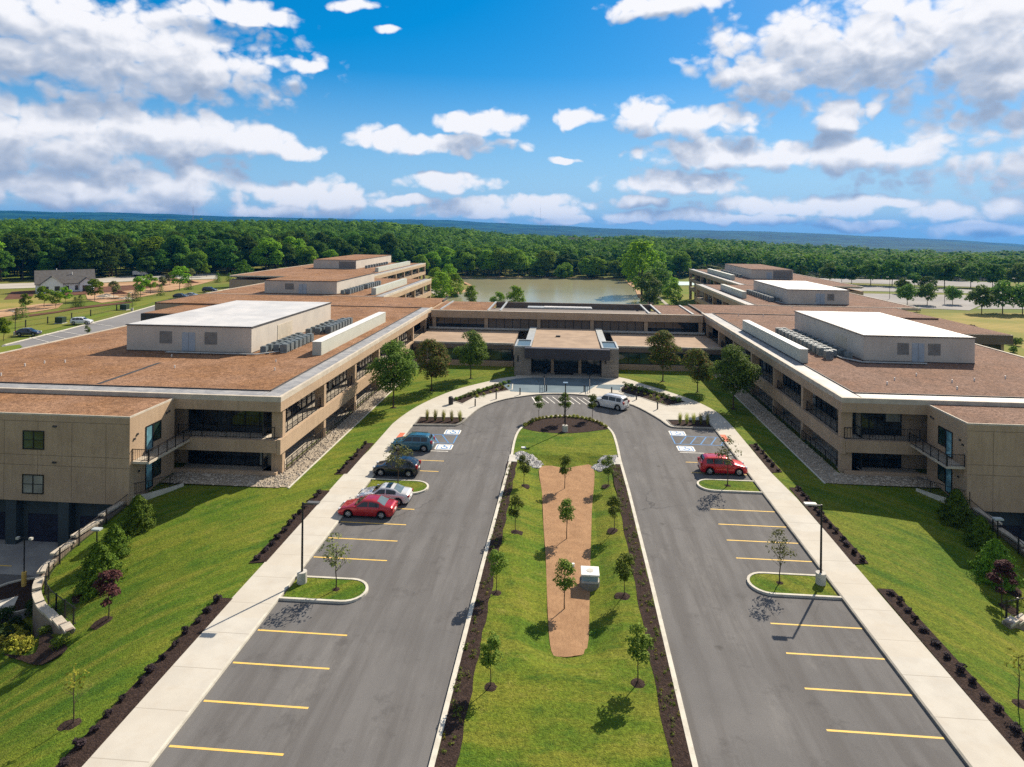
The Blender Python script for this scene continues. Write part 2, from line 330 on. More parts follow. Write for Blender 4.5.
CGLASSB = mat('car_glass_light', (0.12, 0.16, 0.17), None, 2, 0.05, spec=0.8)
LAMPR = mat('tail_lamp', (0.35, 0.01, 0.01), None, 2, 0.2)
LAMPW = mat('head_lamp', (0.6, 0.62, 0.64), None, 2, 0.15)
LHEAD = mat('lamp_head', (0.50, 0.50, 0.46), None, 2, 0.5)

def leafmat(name, dark, light, extra=None, trans=0.25, spec=.12):
    m = bpy.data.materials.new(name); m.use_nodes = True; t = NT(m.node_tree); b = t.n['Principled BSDF']; out = t.n['Material Output']
    g = t.a('ShaderNodeNewGeometry'); oi = t.a('ShaderNodeObjectInfo')
    c = t.mix(g.outputs['Random Per Island'], dark, light)
    n = t.noise(t.a('ShaderNodeTexCoord').outputs['Object'], 0.9, 2)
    c = t.mix(t.mr(n, .4, .6, 0, .5), c, tuple((a + b_) * .32 for a, b_ in zip(dark, light)))
    if extra: c = t.mix(t.mr(g.outputs['Random Per Island'], extra[1], extra[1] + .02), c, extra[0])
    v = t.mr(oi.outputs['Random'], 0, 1, 0.6, 1.42)
    hs = t.a('ShaderNodeHueSaturation', ins={'Hue': t.mr(oi.outputs['Random'], 0, 1, 0.482, 0.516), 'Value': v, 'Color': c})
    c = hs.outputs[0]
    t.l.new(c, b.inputs['Base Color']); b.inputs['Roughness'].default_value = 0.75; b.inputs['Specular IOR Level'].default_value = spec
    tr = t.a('ShaderNodeBsdfTranslucent', ins={'Color': c}); mx = t.a('ShaderNodeMixShader', ins={0: trans, 1: b.outputs[0], 2: tr.outputs[0]})
    t.l.new(mx.outputs[0], out.inputs[0]); return m
L_FOREST = leafmat('leaf_forest', (0.046, 0.110, 0.014), (0.115, 0.215, 0.024), trans=.38, spec=.04)
L_FLIGHT = leafmat('leaf_light', (0.12, 0.23, 0.013), (0.24, 0.38, 0.024), trans=.42, spec=.05)
L_COURT = leafmat('leaf_court', (0.075, 0.155, 0.024), (0.19, 0.30, 0.045), trans=.4)
L_MAPLE = leafmat('leaf_maple', (0.09, 0.145, 0.024), (0.22, 0.28, 0.055), extra=((0.32, 0.17, 0.07), 0.86), trans=.4)
L_YOUNG = leafmat('leaf_young', (0.07, 0.13, 0.018), (0.18, 0.24, 0.03))
L_SPARSE = leafmat('leaf_sparse', (0.10, 0.13, 0.04), (0.22, 0.23, 0.08))
L_CON = leafmat('leaf_conifer', (0.03, 0.085, 0.010), (0.15, 0.24, 0.02), trans=.15)
L_PURP = leafmat('leaf_purple', (0.035, 0.014, 0.016), (0.085, 0.03, 0.032), trans=.15)
L_HEDGE = leafmat('leaf_dark_shrub', (0.018, 0.014, 0.018), (0.045, 0.03, 0.036), trans=.1)
L_SHRUB = leafmat('leaf_shrub', (0.08, 0.15, 0.018), (0.20, 0.28, 0.035))
L_YELL = leafmat('leaf_yellow', (0.17, 0.19, 0.02), (0.40, 0.40, 0.05))
L_REED = leafmat('leaf_reed', (0.24, 0.27, 0.05), (0.50, 0.50, 0.16), trans=.5)
L_IVY = leafmat('leaf_ivy', (0.02, 0.045, 0.012), (0.05, 0.09, 0.02))

# ------------------------------------------------------------------ object helpers
def tag(o, label=None, cat=None, group=None, kind=None):
    if label: o['label'] = label
    if cat: o['category'] = cat
    if group: o['group'] = group
    if kind: o['kind'] = kind
    return o
def empty(name, loc, label, cat, group=None, rz=0):
    o = bpy.data.objects.new(name, None); COL.objects.link(o); o.location = loc; o.rotation_euler = (0, 0, rz)
    o.empty_display_size = 0.5
    return tag(o, label, cat, group)
def link_mesh(name, me, m, parent=None):
    o = bpy.data.objects.new(name, me); COL.objects.link(o)
    if m is not None:
        me.materials.clear(); me.materials.append(m)
    if parent: o.parent = parent
    return o
def np_mesh(name, V, Q):
    me = bpy.data.meshes.new(name); V = np.asarray(V, dtype=np.float32); Q = np.asarray(Q, dtype=np.int32); k = Q.shape[1]
    me.vertices.add(len(V)); me.vertices.foreach_set('co', V.ravel())
    me.loops.add(Q.size); me.loops.foreach_set('vertex_index', Q.ravel())
    me.polygons.add(len(Q)); me.polygons.foreach_set('loop_start', np.arange(0, Q.size, k, dtype=np.int32))
    me.update(calc_edges=True); return me
def absloc(o):
    v = Vector((0, 0, 0))
    while o is not None: v = v + o.location; o = o.parent
    return v
class MB:
    def __init__(s): s.v = []; s.f = []
    def add(s, vs, fs):
        n = len(s.v); s.v += [tuple(v) for v in vs]; s.f += [tuple(i + n for i in f) for f in fs]; return s
    def box(s, x0, x1, y0, y1, z0, z1):
        if x0 > x1: x0, x1 = x1, x0
        if y0 > y1: y0, y1 = y1, y0
        if z0 > z1: z0, z1 = z1, z0
        return s.add([(x0,y0,z0),(x1,y0,z0),(x1,y1,z0),(x0,y1,z0),(x0,y0,z1),(x1,y0,z1),(x1,y1,z1),(x0,y1,z1)],
              [(0,3,2,1),(4,5,6,7),(0,1,5,4),(1,2,6,5),(2,3,7,6),(3,0,4,7)])
    def prism(s, poly, z0, z1):
        a = sum(poly[i][0]*poly[(i+1)%len(poly)][1]-poly[(i+1)%len(poly)][0]*poly[i][1] for i in range(len(poly)))
        if a < 0: poly = poly[::-1]
        n = len(poly); vs = [(x, y, z0) for x, y in poly] + [(x, y, z1) for x, y in poly]
        fs = [tuple(range(n, 2*n)), tuple(range(n-1, -1, -1))] + [(i, (i+1) % n, n+(i+1) % n, n+i) for i in range(n)]
        return s.add(vs, fs)
    def tube(s, p0, p1, r0, r1=None, seg=8):
        r1 = r0 if r1 is None else r1; p0 = Vector(p0); p1 = Vector(p1); d = (p1-p0).normalized()
        a = d.orthogonal().normalized(); b = d.cross(a)
        vs = []
        for p, r in ((p0, r0), (p1, r1)):
            for i in range(seg):
                t = 2*math.pi*i/seg; vs.append(p + a*math.cos(t)*r + b*math.sin(t)*r)
        fs = [(i, (i+1) % seg, seg+(i+1) % seg, seg+i) for i in range(seg)] + [tuple(range(seg-1, -1, -1)), tuple(range(seg, 2*seg))]
        return s.add(vs, fs)
    def strip(s, path, o0, o1, z0, z1, closed=False, zf=None):
        """box section along a path, from side offset o0 to o1 (left positive)"""
        n = len(path); P = [Vector((p[0], p[1])) for p in path]; N = []
        for i in range(n):
            a = P[(i-1) % n] if (closed or i > 0) else P[i]; b = P[(i+1) % n] if (closed or i < n-1) else P[i]
            d1 = (P[i]-a); d2 = (b-P[i])
            if d1.length < 1e-9: d1 = d2
            if d2.length < 1e-9: d2 = d1
            d1.normalize(); d2.normalize(); t = (d1+d2)
            if t.length < 1e-6: t = d1
            t.normalize(); nn = Vector((-t.y, t.x)); c = max(0.5, nn.dot(Vector((-d1.y, d1.x)))); N.append(nn/c)
        vs = []
        for i in range(n):
            dz = zf(P[i].x, P[i].y) if zf else 0
            for o, z in ((o0, z0), (o1, z0), (o1, z1), (o0, z1)):
                q = P[i]+N[i]*o; vs.append((q.x, q.y, z+dz))
        fs = []
        for i in range(n if closed else n-1):
            j = (i+1) % n
            for k in range(4):
                l = (k+1) % 4; fs.append((i*4+k, i*4+l, j*4+l, j*4+k))
        if not closed: fs += [(0, 3, 2, 1), ((n-1)*4, (n-1)*4+1, (n-1)*4+2, (n-1)*4+3)]
        return s.add(vs, fs)
    def build(s, name, m, parent=None, smooth=False, local=False, bevel=0):
        me = bpy.data.meshes.new(name); V = s.v
        if parent is not None and not local:
            L = absloc(parent); V = [(a-L.x, b-L.y, c-L.z) for a, b, c in V]
        me.from_pydata(V, [], s.f)
        bm = bmesh.new(); bm.from_mesh(me); bmesh.ops.recalc_face_normals(bm, faces=bm.faces); bm.to_mesh(me); bm.free()
        if smooth: me.polygons.foreach_set('use_smooth', [True]*len(me.polygons))
        o = link_mesh(name, me, m, parent)
        if bevel:
            md = o.modifiers.new('bevel', 'BEVEL'); md.width = bevel; md.segments = 2
        return o
def copy_tree(o, parent=None):
    c = o.copy(); COL.objects.link(c); c.parent = parent
    for ch in [x for x in KIDS.get(o.name, [])]: copy_tree(ch, c)
    return c
KIDS = {}
def reg(o):                       # remember children once, so copying stays fast
    KIDS[o.name] = list(o.children)
    for c in o.children: reg(c)
def place(proto, loc, rz=0, label=None, s=1.0, group=None):
    if not proto.get('_used'):
        proto['_used'] = 1; reg(proto); o = proto
    else: o = copy_tree(proto)
    o.location = loc; o.rotation_euler = (0, 0, rz); o.scale = (s, s, s) if not isinstance(s, tuple) else s
    if label: o['label'] = label
    if group: o['group'] = group
    return o
ORD = ['first','second','third','fourth','fifth','sixth','seventh','eighth','ninth','tenth','eleventh','twelfth','thirteenth','fourteenth',
 'fifteenth','sixteenth','seventeenth','eighteenth','nineteenth','twentieth']
def nth(i):
    n = i+1
    if n <= 20: return ORD[i]
    if n % 10 == 0: return {30: 'thirtieth', 40: 'fortieth', 50: 'fiftieth', 60: 'sixtieth'}[n]
    return {2: 'twenty', 3: 'thirty', 4: 'forty', 5: 'fifty'}[n//10]+'-'+ORD[n % 10-1]
def inpoly(x, y, poly):
    c = False; n = len(poly); j = n-1
    for i in range(n):
        xi, yi = poly[i][0], poly[i][1]; xj, yj = poly[j][0], poly[j][1]
        if (yi > y) != (yj > y) and x < (xj-xi)*(y-yi)/(yj-yi)+xi: c = not c
        j = i
    return c
def smooth(pts, n=6, closed=False):
    out = []; N = len(pts); rng = range(N if closed else N-1)
    for i in rng:
        p0 = pts[(i-1) % N] if (closed or i > 0) else pts[i]; p1 = pts[i]; p2 = pts[(i+1) % N]
        p3 = pts[(i+2) % N] if (closed or i < N-2) else p2
        for k in range(n):
            t = k/n
            out.append(tuple(0.5*((2*b)+(-a+c)*t+(2*a-5*b+4*c-d)*t*t+(-a+3*b-3*c+d)*t**3) for a, b, c, d in zip(p0, p1, p2, p3)))
    if not closed: out.append(tuple(pts[-1]))
    return out
def dens(pts, step):
    out = []; n = len(pts)
    for i in range(n):
        a, b = pts[i], pts[(i+1) % n]; L = math.dist(a[:2], b[:2]); k = max(1, int(L/step))
        for j in range(k): out.append((a[0]+(b[0]-a[0])*j/k, a[1]+(b[1]-a[1])*j/k))
    return out
def offset(path, o):
    mb = MB().strip(path, o, o, 0, 0, closed=True); return [(mb.v[i*4][0], mb.v[i*4][1]) for i in range(len(path))]
def region(name, outer, m, zf=None, holes=(), step=None, extra=(), kind='structure', parent=None):
    """flat or draped sheet; extra = polylines [(x,y,z)...] inserted with their own height"""
    zf = zf or (lambda x, y: 0.0)
    V = []; Z = []; E = []
    for loop in [outer]+list(holes):
        n0 = len(V)
        for p in loop: V.append(Vector(p[:2])); Z.append(p[2] if len(p) > 2 else zf(*p[:2]))
        E += [(n0+i, n0+(i+1) % len(loop)) for i in range(len(loop))]
    for pl in extra:
        n0 = len(V)
        for p in pl: V.append(Vector(p[:2])); Z.append(p[2])
        E += [(n0+i, n0+i+1) for i in range(len(pl)-1)]
    fixed = [(v.x, v.y) for v in V]
    if step:
        near = np.array(fixed)
        x0, x1 = min(p[0] for p in outer), max(p[0] for p in outer); y0, y1 = min(p[1] for p in outer), max(p[1] for p in outer)
        x = x0+step*.5
        while x < x1:
            y = y0+step*.5
            while y < y1:
                if inpoly(x, y, outer) and not any(inpoly(x, y, h) for h in holes) and np.min((near[:, 0]-x)**2+(near[:, 1]-y)**2) > (step*.35)**2:
                    V.append(Vector((x, y))); Z.append(zf(x, y))
                y += step
            x += step
    r = delaunay_2d_cdt(V, E, [], 0, 1e-5, True)
    vo, fo, ov = r[0], r[2], r[3]
    vz = [(v.x, v.y, Z[ov[i][0]] if ov[i] else zf(v.x, v.y)) for i, v in enumerate(vo)]
    fs = []
    for f in fo:
        cx = sum(vz[i][0] for i in f)/len(f); cy = sum(vz[i][1] for i in f)/len(f)
        if inpoly(cx, cy, outer) and not any(inpoly(cx, cy, h) for h in holes): fs.append(tuple(f))
    mb = MB(); mb.v = vz; mb.f = fs
    o = mb.build(name, m, parent)
    bm = bmesh.new(); bm.from_mesh(o.data)
    if sum(f.normal.z for f in bm.faces) < 0: bmesh.ops.reverse_faces(bm, faces=bm.faces)
    bm.to_mesh(o.data); bm.free()
    if kind: tag(o, kind=kind)
    return o
def ss(t): t = max(0.0, min(1.0, t)); return t*t*(3-2*t)

# ------------------------------------------------------------------ terrain
RIDGE = [(-60, 8), (-25, 8), (-8, 8), (0, 4.7), (11.3, 1.0), (21.8, 0.0), (30.8, -3), (38.7, -8), (60, -9)]
POND = [G(436,300,-6), G(462,292,-6), G(470,286,-6), G(455,280,-6), G(440,277.6,-6), G(520,277.2,-6), G(600,278,-6), G(622,280,-6),
        G(627,284,-6), G(634,290,-6), G(637,297,-6), (34, 262), (10, 250), (-30, 250)]
def lerp(a, b, t): return a+(b-a)*t
def nz2(x, y, s, o=3):
    v = 0; a = 1; t = 0
    for i in range(o):
        v += a*(math.sin(x*s*1.7+y*s*0.9+i*2.1)*math.cos(y*s*1.3-x*s*0.6+i)); t += a; a *= .5; s *= 2.1
    return v/t
def T(x, y):
    d = math.hypot(x, y); az = math.degrees(math.atan2(x, max(y, 1)))+4.47
    z = 0.06
    z -= 5.6*ss((y-150)/75)*ss((x+108)/30)*ss((112-x)/40)
    z += 8*ss((y-300)/190)*ss((-90-x)/160)
    z -= 9*ss((y-330)/140)*ss((x-70)/90)
    if d > 420: z += ss((d-420)/400)*(nz2(x, y, .006)*5+lerp(4, -5, ss((az-12)/20)))
    if d > 900:
        e = ss((d-900)/900); z = lerp(z, lerp(-38, -75, ss((az-5)/25))+nz2(x, y, .0028)*14, e)
    if d > 2600:
        r = RIDGE[-1][1]
        for (a0, h0), (a1, h1) in zip(RIDGE, RIDGE[1:]):
            if a0 <= az < a1: r = lerp(h0, h1, (az-a0)/(a1-a0))
        zr = 24.3+r*d/640/math.cos(R(max(-60, min(60, az))))*1.0 if d < 6800 else 24.3+r*10.6
        e = ss((d-2600)/3800)
        z = lerp(z, zr+nz2(x, y, .0011)*11+nz2(x, y, .0047)*7, e)
        if d > 7000: z -= (d-7000)*.08
    if inpoly(x, y, POND): z = -7.6
    if -56 < x < 58 and -14 < y < 145: z = -6.5
    return z
def lines(lo, hi, c0, c1):
    out = []; v = c0
    while v <= c1: out.append(v); v += 6
    st = 6.0; v = c1
    while v < hi: st = min(st*1.10, 110); v += st; out.append(v)
    st = 6.0; v = c0
    while v > lo: st = min(st*1.10, 110); v -= st; out.append(v)
    return sorted(out)
def make_ground():
    xs = lines(-8200, 8200, -260, 240); ys = lines(-60, 8600, -30, 460)
    V = [(x, y, T(x, y)) for y in ys for x in xs]; n = len(xs)
    Q = [(j*n+i, j*n+i+1, (j+1)*n+i+1, (j+1)*n+i) for j in range(len(ys)-1) for i in range(n-1)]
    me = np_mesh('ground', V, Q); me.polygons.foreach_set('use_smooth', [True]*len(me.polygons))
    tag(link_mesh('ground', me, GROUND), kind='structure')
make_ground()
def drape(px_pts, m, name, dz=0.06, step=6, z0=0):
    """sheet lying on the terrain; its corners surveyed from the photo"""
    pts = []
    for p in px_pts:
        x, y = G(p[0], p[1], z0)
        for _ in range(4): x, y = G(p[0], p[1], T(x, y))
        pts.append((x, y))
    return drape_xy(pts, m, name, dz, step)
def drape_xy(pts, m, name, dz=0.06, step=6):
    return region(name, dens(pts, step), m, zf=lambda x, y: T(x, y)+dz, step=step)
def GT(px, py):
    x, y = G(px, py, 0)
    for _ in range(5): x, y = G(px, py, T(x, y))
    return x, y
pw = region('pond', smooth(POND, 4, True), WATER, zf=lambda x, y: -6.0)
bank = MB().strip(smooth(POND, 4, True), -0.3, 1.6, -6.35, -5.75, closed=True); tag(bank.build('pond_bank', DIRT), kind='structure')

# ------------------------------------------------------------------ court: drive, island, walks, lawns
DRIVE = [(-18.2, -20), (-18.2, 77.4), (-12.9, 77.8), (-12.3, 79.0), (-11.9, 81.1), (-10.8, 86.1), (-8.4, 90.1), (-5.7, 92.4), (-3, 93.9), (0.4, 94.5),
         (3.6, 94.0), (6.4, 92.7), (9.8, 89.5), (12.2, 84.0), (13.2, 80.6), (14.2, 80.0), (18.6, 80.0), (18.6, -20)]
ISLE = [(-5.85, -20), (-5.8, 28), (-5.7, 45), (-5.5, 62), (-5.4, 68), (-5.45, 74), (-4.95, 78), (-3.4, 81.3), (-1.3, 83.1), (0.5, 83.5), (2.5, 83.2), (4.9, 81.2),
        (6.1, 77.8), (6.35, 73.6), (6.3, 68), (6.4, 60), (6.4, 45), (6.3, 28), (6.3, -20)]
DRIVE_S = DRIVE[:2]+smooth(DRIVE[2:16], 4)+DRIVE[16:]
ISLE_S = ISLE[:4]+smooth(ISLE[4:15], 4)+ISLE[15:]
region('drive', dens(DRIVE_S, 12), ASPH, holes=[ISLE_S])
# lawn heights beside the court
def depth(y): 
    k = [(-20, 4.4), (34, 4.4), (38, 3.3), (43, 2.3), (48, 1.3), (56, .35), (58.5, 0), (200, 0)]
    for (a, p), (b, q) in zip(k, k[1:]):
        if a <= y < b: return lerp(p, q, (y-a)/(b-a))
    return 0
def LZ(x, y):
    if x < -22: return 0.10-depth(y)*ss((-21.9-x)/17.5)
    if x > 22.3: return 0.10-depth(y-6)*ss((x-22.2)/15.5)
    return 0.10
def mir(x, y): return (-x-1.7, y+6.0)
WALLP = [(-38.3, 60.0), (-38.3, 56.4), (-38.3, 52), (-38.4, 48), (-38.2, 45.3), (-37.2, 43.2), (-35.6, 41.6), (-33.8, 40.4), (-32.0, 39.2), (-30.6, 38.2)]
WALLS = smooth(WALLP, 4)
YARDZ = -4.4
def yz(x, y, q=0.0): return lerp(LZ(x, y), YARDZ, ss((y-q-38.3)/3.6))
YARDL = [(p[0]-.35, p[1]) for p in WALLS]+[(-34, 36.6), (-40, 36.0), (-66, 36.0), (-66, 60.0)]
YARDR = [mir(*p) for p in YARDL]
def lawnz(x, y):
    if inpoly(x, y, YARDL): return yz(x, y)
    if inpoly(x, y, YARDR): return yz(x, y, 6.0)
    if inpoly(x, y, DRIVE_S): return -0.05
    return LZ(x, y)
def court_lawn():
    outer = dens([(-62, -20), (64, -20), (64, 150), (-62, 150)], 6)
    ex = []
    for f in (lambda p: p, lambda p: mir(*p)):
        q = 0 if f((0, 0)) == (0, 0) else 6.0; sg = 1 if q == 0 else -1
        ex.append([(*f(p), LZ(*f(p))) for p in WALLS])
        lo = [f((p[0]-.32, p[1]-0.1)) for p in WALLS[:-1]]
        ex.append([(a, b, yz(a, b, q)) for a, b in lo])
    d1 = dens(DRIVE_S, 3)
    ex.append([(x, y, -.05) for x, y in d1]+[(d1[0][0], d1[0][1], -.05)])
    d2 = [p for p in offset(DRIVE_S, .3)]; d2 = [p for p in d2 if p[1] > -18]
    ex.append([(x, y, .09) for x, y in d2])
    region('lawn', outer, LAWN, zf=lawnz, holes=[ISLE_S], step=1.7, extra=ex)
court_lawn()
# walks: raised slabs
KZ = 0.14
def slab(name, outer, m, z1=KZ, z0=-.1, kind='structure'):
    return tag(MB().prism(outer, z0, z1).build(name, m), kind=kind)
slab('sidewalk', [(-18.32, -20), (-18.32, 77.4), (-20.8, 77.4), (-20.8, 68), (-21.2, 62), (-21.2, 44), (-21.35, 27), (-21.4, -20)][::-1], WALK)
slab('sidewalk', [(18.72, -20), (18.72, 80.0), (21.1, 80.0), (21.0, 66), (21.35, 60), (21.35, 46), (21.3, 30), (21.3, -20)], WALK)
outL = smooth([(-20.8, 77.4), (-20.4, 81), (-19.5, 85.6), (-17.7, 91.0), (-15.3, 96), (-11.5, 101), (-9.9, 103.1), (-7.6, 104.8)], 4)
outR = smooth([(21.1, 80.0), (21.0, 84), (20.5, 88.1), (18.7, 93.1), (15.4, 98.4), (12.6, 102.2), (10.8, 105.0), (9.0, 106.4)], 4)
ARC = [p for p in smooth(DRIVE[2:16], 4)]
ARCO = offset(DRIVE_S, .14)[2:2+len(ARC)]
plaza_poly = [(-18.32, 77.4)]+ARCO+[(18.72, 80.0)]+outR+[(9.0, 109.5), (-7.6, 109.5)]+outL[::-1]
beds = {'bedL': [(-18.1, 77.62), (-12.9, 78.0), (-12.35, 79.2), (-12.15, 80.9), (-13.0, 81.05), (-18.1, 80.7)],
 'bedR': [(13.55, 80.85), (14.4, 80.25), (18.6, 80.25), (18.6, 83.5), (13.3, 83.0)],
 'triL': [(-15.9, 89.2), (-13.9, 93.0), (-11.6, 97.0), (-9.0, 101.2), (-7.6, 99.5), (-7.4, 95.9), (-9.8, 93.6), (-12.3, 91.0), (-13.6, 87.2)],
 'triR': [(8.7, 96.3), (8.9, 99.0), (10.3, 101.4), (13.0, 99.0), (15.3, 95.8), (17.7, 92.0), (14.5, 89.5), (12.6, 91.8), (11.5, 93.4)]}
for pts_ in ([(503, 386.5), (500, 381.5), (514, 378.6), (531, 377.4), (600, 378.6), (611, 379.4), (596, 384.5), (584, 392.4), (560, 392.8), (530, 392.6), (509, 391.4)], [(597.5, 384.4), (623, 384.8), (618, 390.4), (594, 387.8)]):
    region('plaza_patch', dens([G(a, b, KZ) for a, b in pts_], 3), mat('blue_grey_patch', (.15, .20, .235), (.115, .16, .19), .35, .9, .1, 20), zf=lambda x, y: KZ+.005)  # blue-grey patches laid over the plaza; the smaller second one is painted shade
pz = region('plaza', plaza_poly, WALK, zf=lambda x, y: KZ, holes=list(beds.values()))
for k, b in beds.items():
    region('mulch_bed', b, MULCH, zf=lambda x, y: KZ-.03)
    tag(MB().strip(b if sum(b[i][0]*b[(i+1)%len(b)][1]-b[(i+1)%len(b)][0]*b[i][1] for i in range(len(b)))>0 else b[::-1], 0.0, .14, -.02, KZ+.05, closed=True).build('kerb', KERB2 if k[:3]=='bed' else KERB), kind='structure')
# kerbs round the drive and the long island
KL = MB().strip(DRIVE_S[1:-1], 0.0, .145, -.05, KZ+.004); tag(KL.build('kerb', KERB2), kind='structure')
tag(MB().strip([(-18.2, -20), (-18.2, 77.4)], 0.0, .14, -.05, KZ+.004).build('kerb', KERB), kind='structure')
tag(MB().strip([(18.6, 80), (18.6, -20)], 0.0, .14, -.05, KZ+.004).build('kerb', KERB2), kind='structure')
tag(MB().strip(ISLE_S[::-1][1:-1]if False else ISLE_S, -.26, 0.0, -.05, .15).build('kerb', KERB), kind='structure')
ISLEI = offset(ISLE_S, -.24)
SWP = smooth([(-2.15, 66.6), (-1.75, 60), (-1.45, 54), (-1.05, 47.5), (-.75, 41), (-.45, 37.6), (.1, 37.15), (.9, 37.25), (1.65, 38.1), (1.95, 42.3), (2.25, 48), (2.75, 57), (3.3, 67.2), (.6, 66.6)], 4, True)
def distpoly(x, y, P):
    m = 1e9
    for i in range(len(P)):
        a, b = P[i], P[(i+1) % len(P)]; dx, dy = b[0]-a[0], b[1]-a[1]
        t = max(0, min(1, ((x-a[0])*dx+(y-a[1])*dy)/(dx*dx+dy*dy+1e-9))); m = min(m, math.hypot(x-a[0]-t*dx, y-a[1]-t*dy))
    return m
def islez(x, y):
    if y < 30 or y > 72: return .12
    if inpoly(x, y, SWP): return -.45
    return .12-.57*(1-ss((distpoly(x, y, SWP)-.1)/2.2))
region('lawn', dens(ISLEI, 3), LAWN, zf=islez, step=.9)
region('wood_chip_bed', SWP, SWALE, zf=lambda x, y: -.40+.03*math.sin(x*3+y), step=1.2)
def strip_bed(x0, x1, y0, y1, z=.135, zf=None):
    n = int((y1-y0)/1.0); L = [(x0+.05*math.sin(i*1.3), y0+(y1-y0)*i/n) for i in range(n+1)]; Rr = [(x1+.07*math.sin(i*1.9+x1), y0+(y1-y0)*i/n) for i in range(n+1)]
    return region('mulch_bed', L+Rr[::-1], MULCH, zf=zf or (lambda x, y: z))
strip_bed(-5.55, -4.55, -20, 66.2); strip_bed(5.1, 6.12, -20, 66.6)
region('mulch_bed', smooth([(-4.75, 77.6), (-3.2, 76.6), (-1.2, 76.2), (.6, 76.2), (2.6, 76.8), (4.4, 77.7), (5.75, 78.4)], 4)+[(4.6, 81.0), (2.4, 82.85), (.5, 83.1), (-1.2, 82.75), (-3.2, 81.1)], MULCH, zf=lambda x, y: .14)
# mulch beds outside the walks
HB = [(-22.1, -20.9, 61.0, 70.3), (-22.25, -21.1, 44.3, 57.2), (-22.4, -21.15, 20.0, 40.0)]
HBR = [(21.0, 22.2, 66.0, 74.6), (21.3, 22.5, 48.4, 62.4), (21.25, 22.5, 26.0, 45.3)]
for x0, x1, y0, y1 in HB+HBR:
    n = int(y1-y0)
    region('mulch_bed', [(x0, y0), (x1, y0+.3), (x1, y1), (x0+.2, y1)], MULCH, zf=lambda x, y: LZ(x, y)+.05, step=1)
# parking lines, islands in the stalls
def line(x0, y0, x1, y1, w, m, z=.006, name='road_marking'):
    d = Vector((x1-x0, y1-y0)).normalized(); n = Vector((-d.y, d.x))*w/2
    mb = MB().add([(x0-n.x, y0-n.y, z), (x1-n.x, y1-n.y, z), (x1+n.x, y1+n.y, z), (x0+n.x, y0+n.y, z)], [(0, 1, 2, 3)])
    return tag(mb.build(name, m), kind='structure')
for y in (25.7, 28.55, 31.43, 34.33, 37.23, 45.86, 48.80, 51.55, 54.45, 63.16, 66.05): line(-18.1, y, -12.6+.4*(y > 55), y, .13, YEL)
for y in (29.2, 32.35, 35.2, 38.05, 40.85, 48.78, 51.54, 54.28, 57.14, 65.57, 68.48): line(18.5, y, 13.05, y, .13, YEL)
line(-18.1, 68.95, -12.3, 68.95, .13, WPAINT); line(18.5, 71.4, 12.95, 71.4, .13, WPAINT)
for (xa, xb, y0, y1) in ((-18.05, -12.2, 71.6, 74.5), (18.45, 12.95, 74.2, 77.1)):
    s = 1 if xb > xa else -1
    line(xa, y0, xb, y0, .13, BPAINT); line(xa, y1, xb, y1, .13, BPAINT); line(xb, y0, xb, y1, .13, BPAINT)
    for k in range(5):
        x = xb-s*(.5+k*1.15); line(x, y0, x-s*1.3, y1, .13, BPAINT)
def access_icon(x, y):
    t = empty('accessible_parking_symbol', (x, y, 0), None, None)
    mb = MB().prism([(x+a, y+b) for a, b in [(-.95, -.75), (-.8, -.85), (.8, -.85), (.95, -.7), (.95, .7), (.8, .85), (-.8, .85), (-.95, .7)]], .004, .008); mb.build('white_field', WPAINT, t)
    b = MB()
    for r0 in ((-.8, .8, -.7, -.58), (-.8, .8, .58, .7), (-.8, -.68, -.58, .58), (.68, .8, -.58, .58)): b.box(x+r0[0], x+r0[1], y+r0[2], y+r0[3], .006, .011)
    # wheelchair figure: head, back, seat, leg and wheel ring
    for i in range(18):
        a0, a1 = 2*math.pi*i/18, 2*math.pi*(i+1)/18
        if 4 <= i <= 7: continue
        c = (x+.05, y-.15)
        b.add([(c[0]+math.cos(a)*r, c[1]+math.sin(a)*r, .0105) for a, r in ((a0, .24), (a1, .24), (a1, .40), (a0, .40))], [(0, 1, 2, 3)])
    b.prism([(x-.02+.1*math.cos(i), y+.5+.1*math.sin(i)) for i in [k*math.pi/4 for k in range(8)]], .006, .0112)
    b.box(x-.10, x+.07, y-.02, y+.38, .006, .0113); b.box(x+.04, x+.36, y-.04, y+.07, .006, .0114); b.box(x+.30, x+.40, y-.40, y-.04, .006, .0115); b.box(x+.40, x+.55, y-.42, y-.34, .006, .0116)
    b.build('blue_figure', BPAINT, t); return t
for i, (x, y, w) in enumerate(((-12.95, 75.6, 'in the far stall on the left'), (-13.0, 70.3, 'beside the parked teal car'), (13.85, 78.1, 'in the far stall on the right'), (13.85, 72.7, 'two stalls behind the red car'))):
    tag(access_icon(x, y), 'blue and white wheelchair symbol painted '+w, 'pavement symbol', 'painted wheelchair symbols')
for x0, x1, y0, y1 in ((-18.95, -18.35, 71.6, 74.2), (18.75, 19.35, 75.2, 77.7)):
    tag(MB().box(x0, x1, y0, y1, KZ-.05, KZ+.012).build('tactile_ramp', REDRAMP), kind='structure')
for k in range(11):      # striped crossing at the door
    x = -4.0+k*.88; line(x, 93.2-abs(x-.5)**2*.03, x+1.3, 89.6, .11, WPAINT)
line(-4.3, 92.6, -3.4, 88.6, .16, WPAINT); line(5.3, 92.8, 5.6, 88.9, .16, WPAINT)
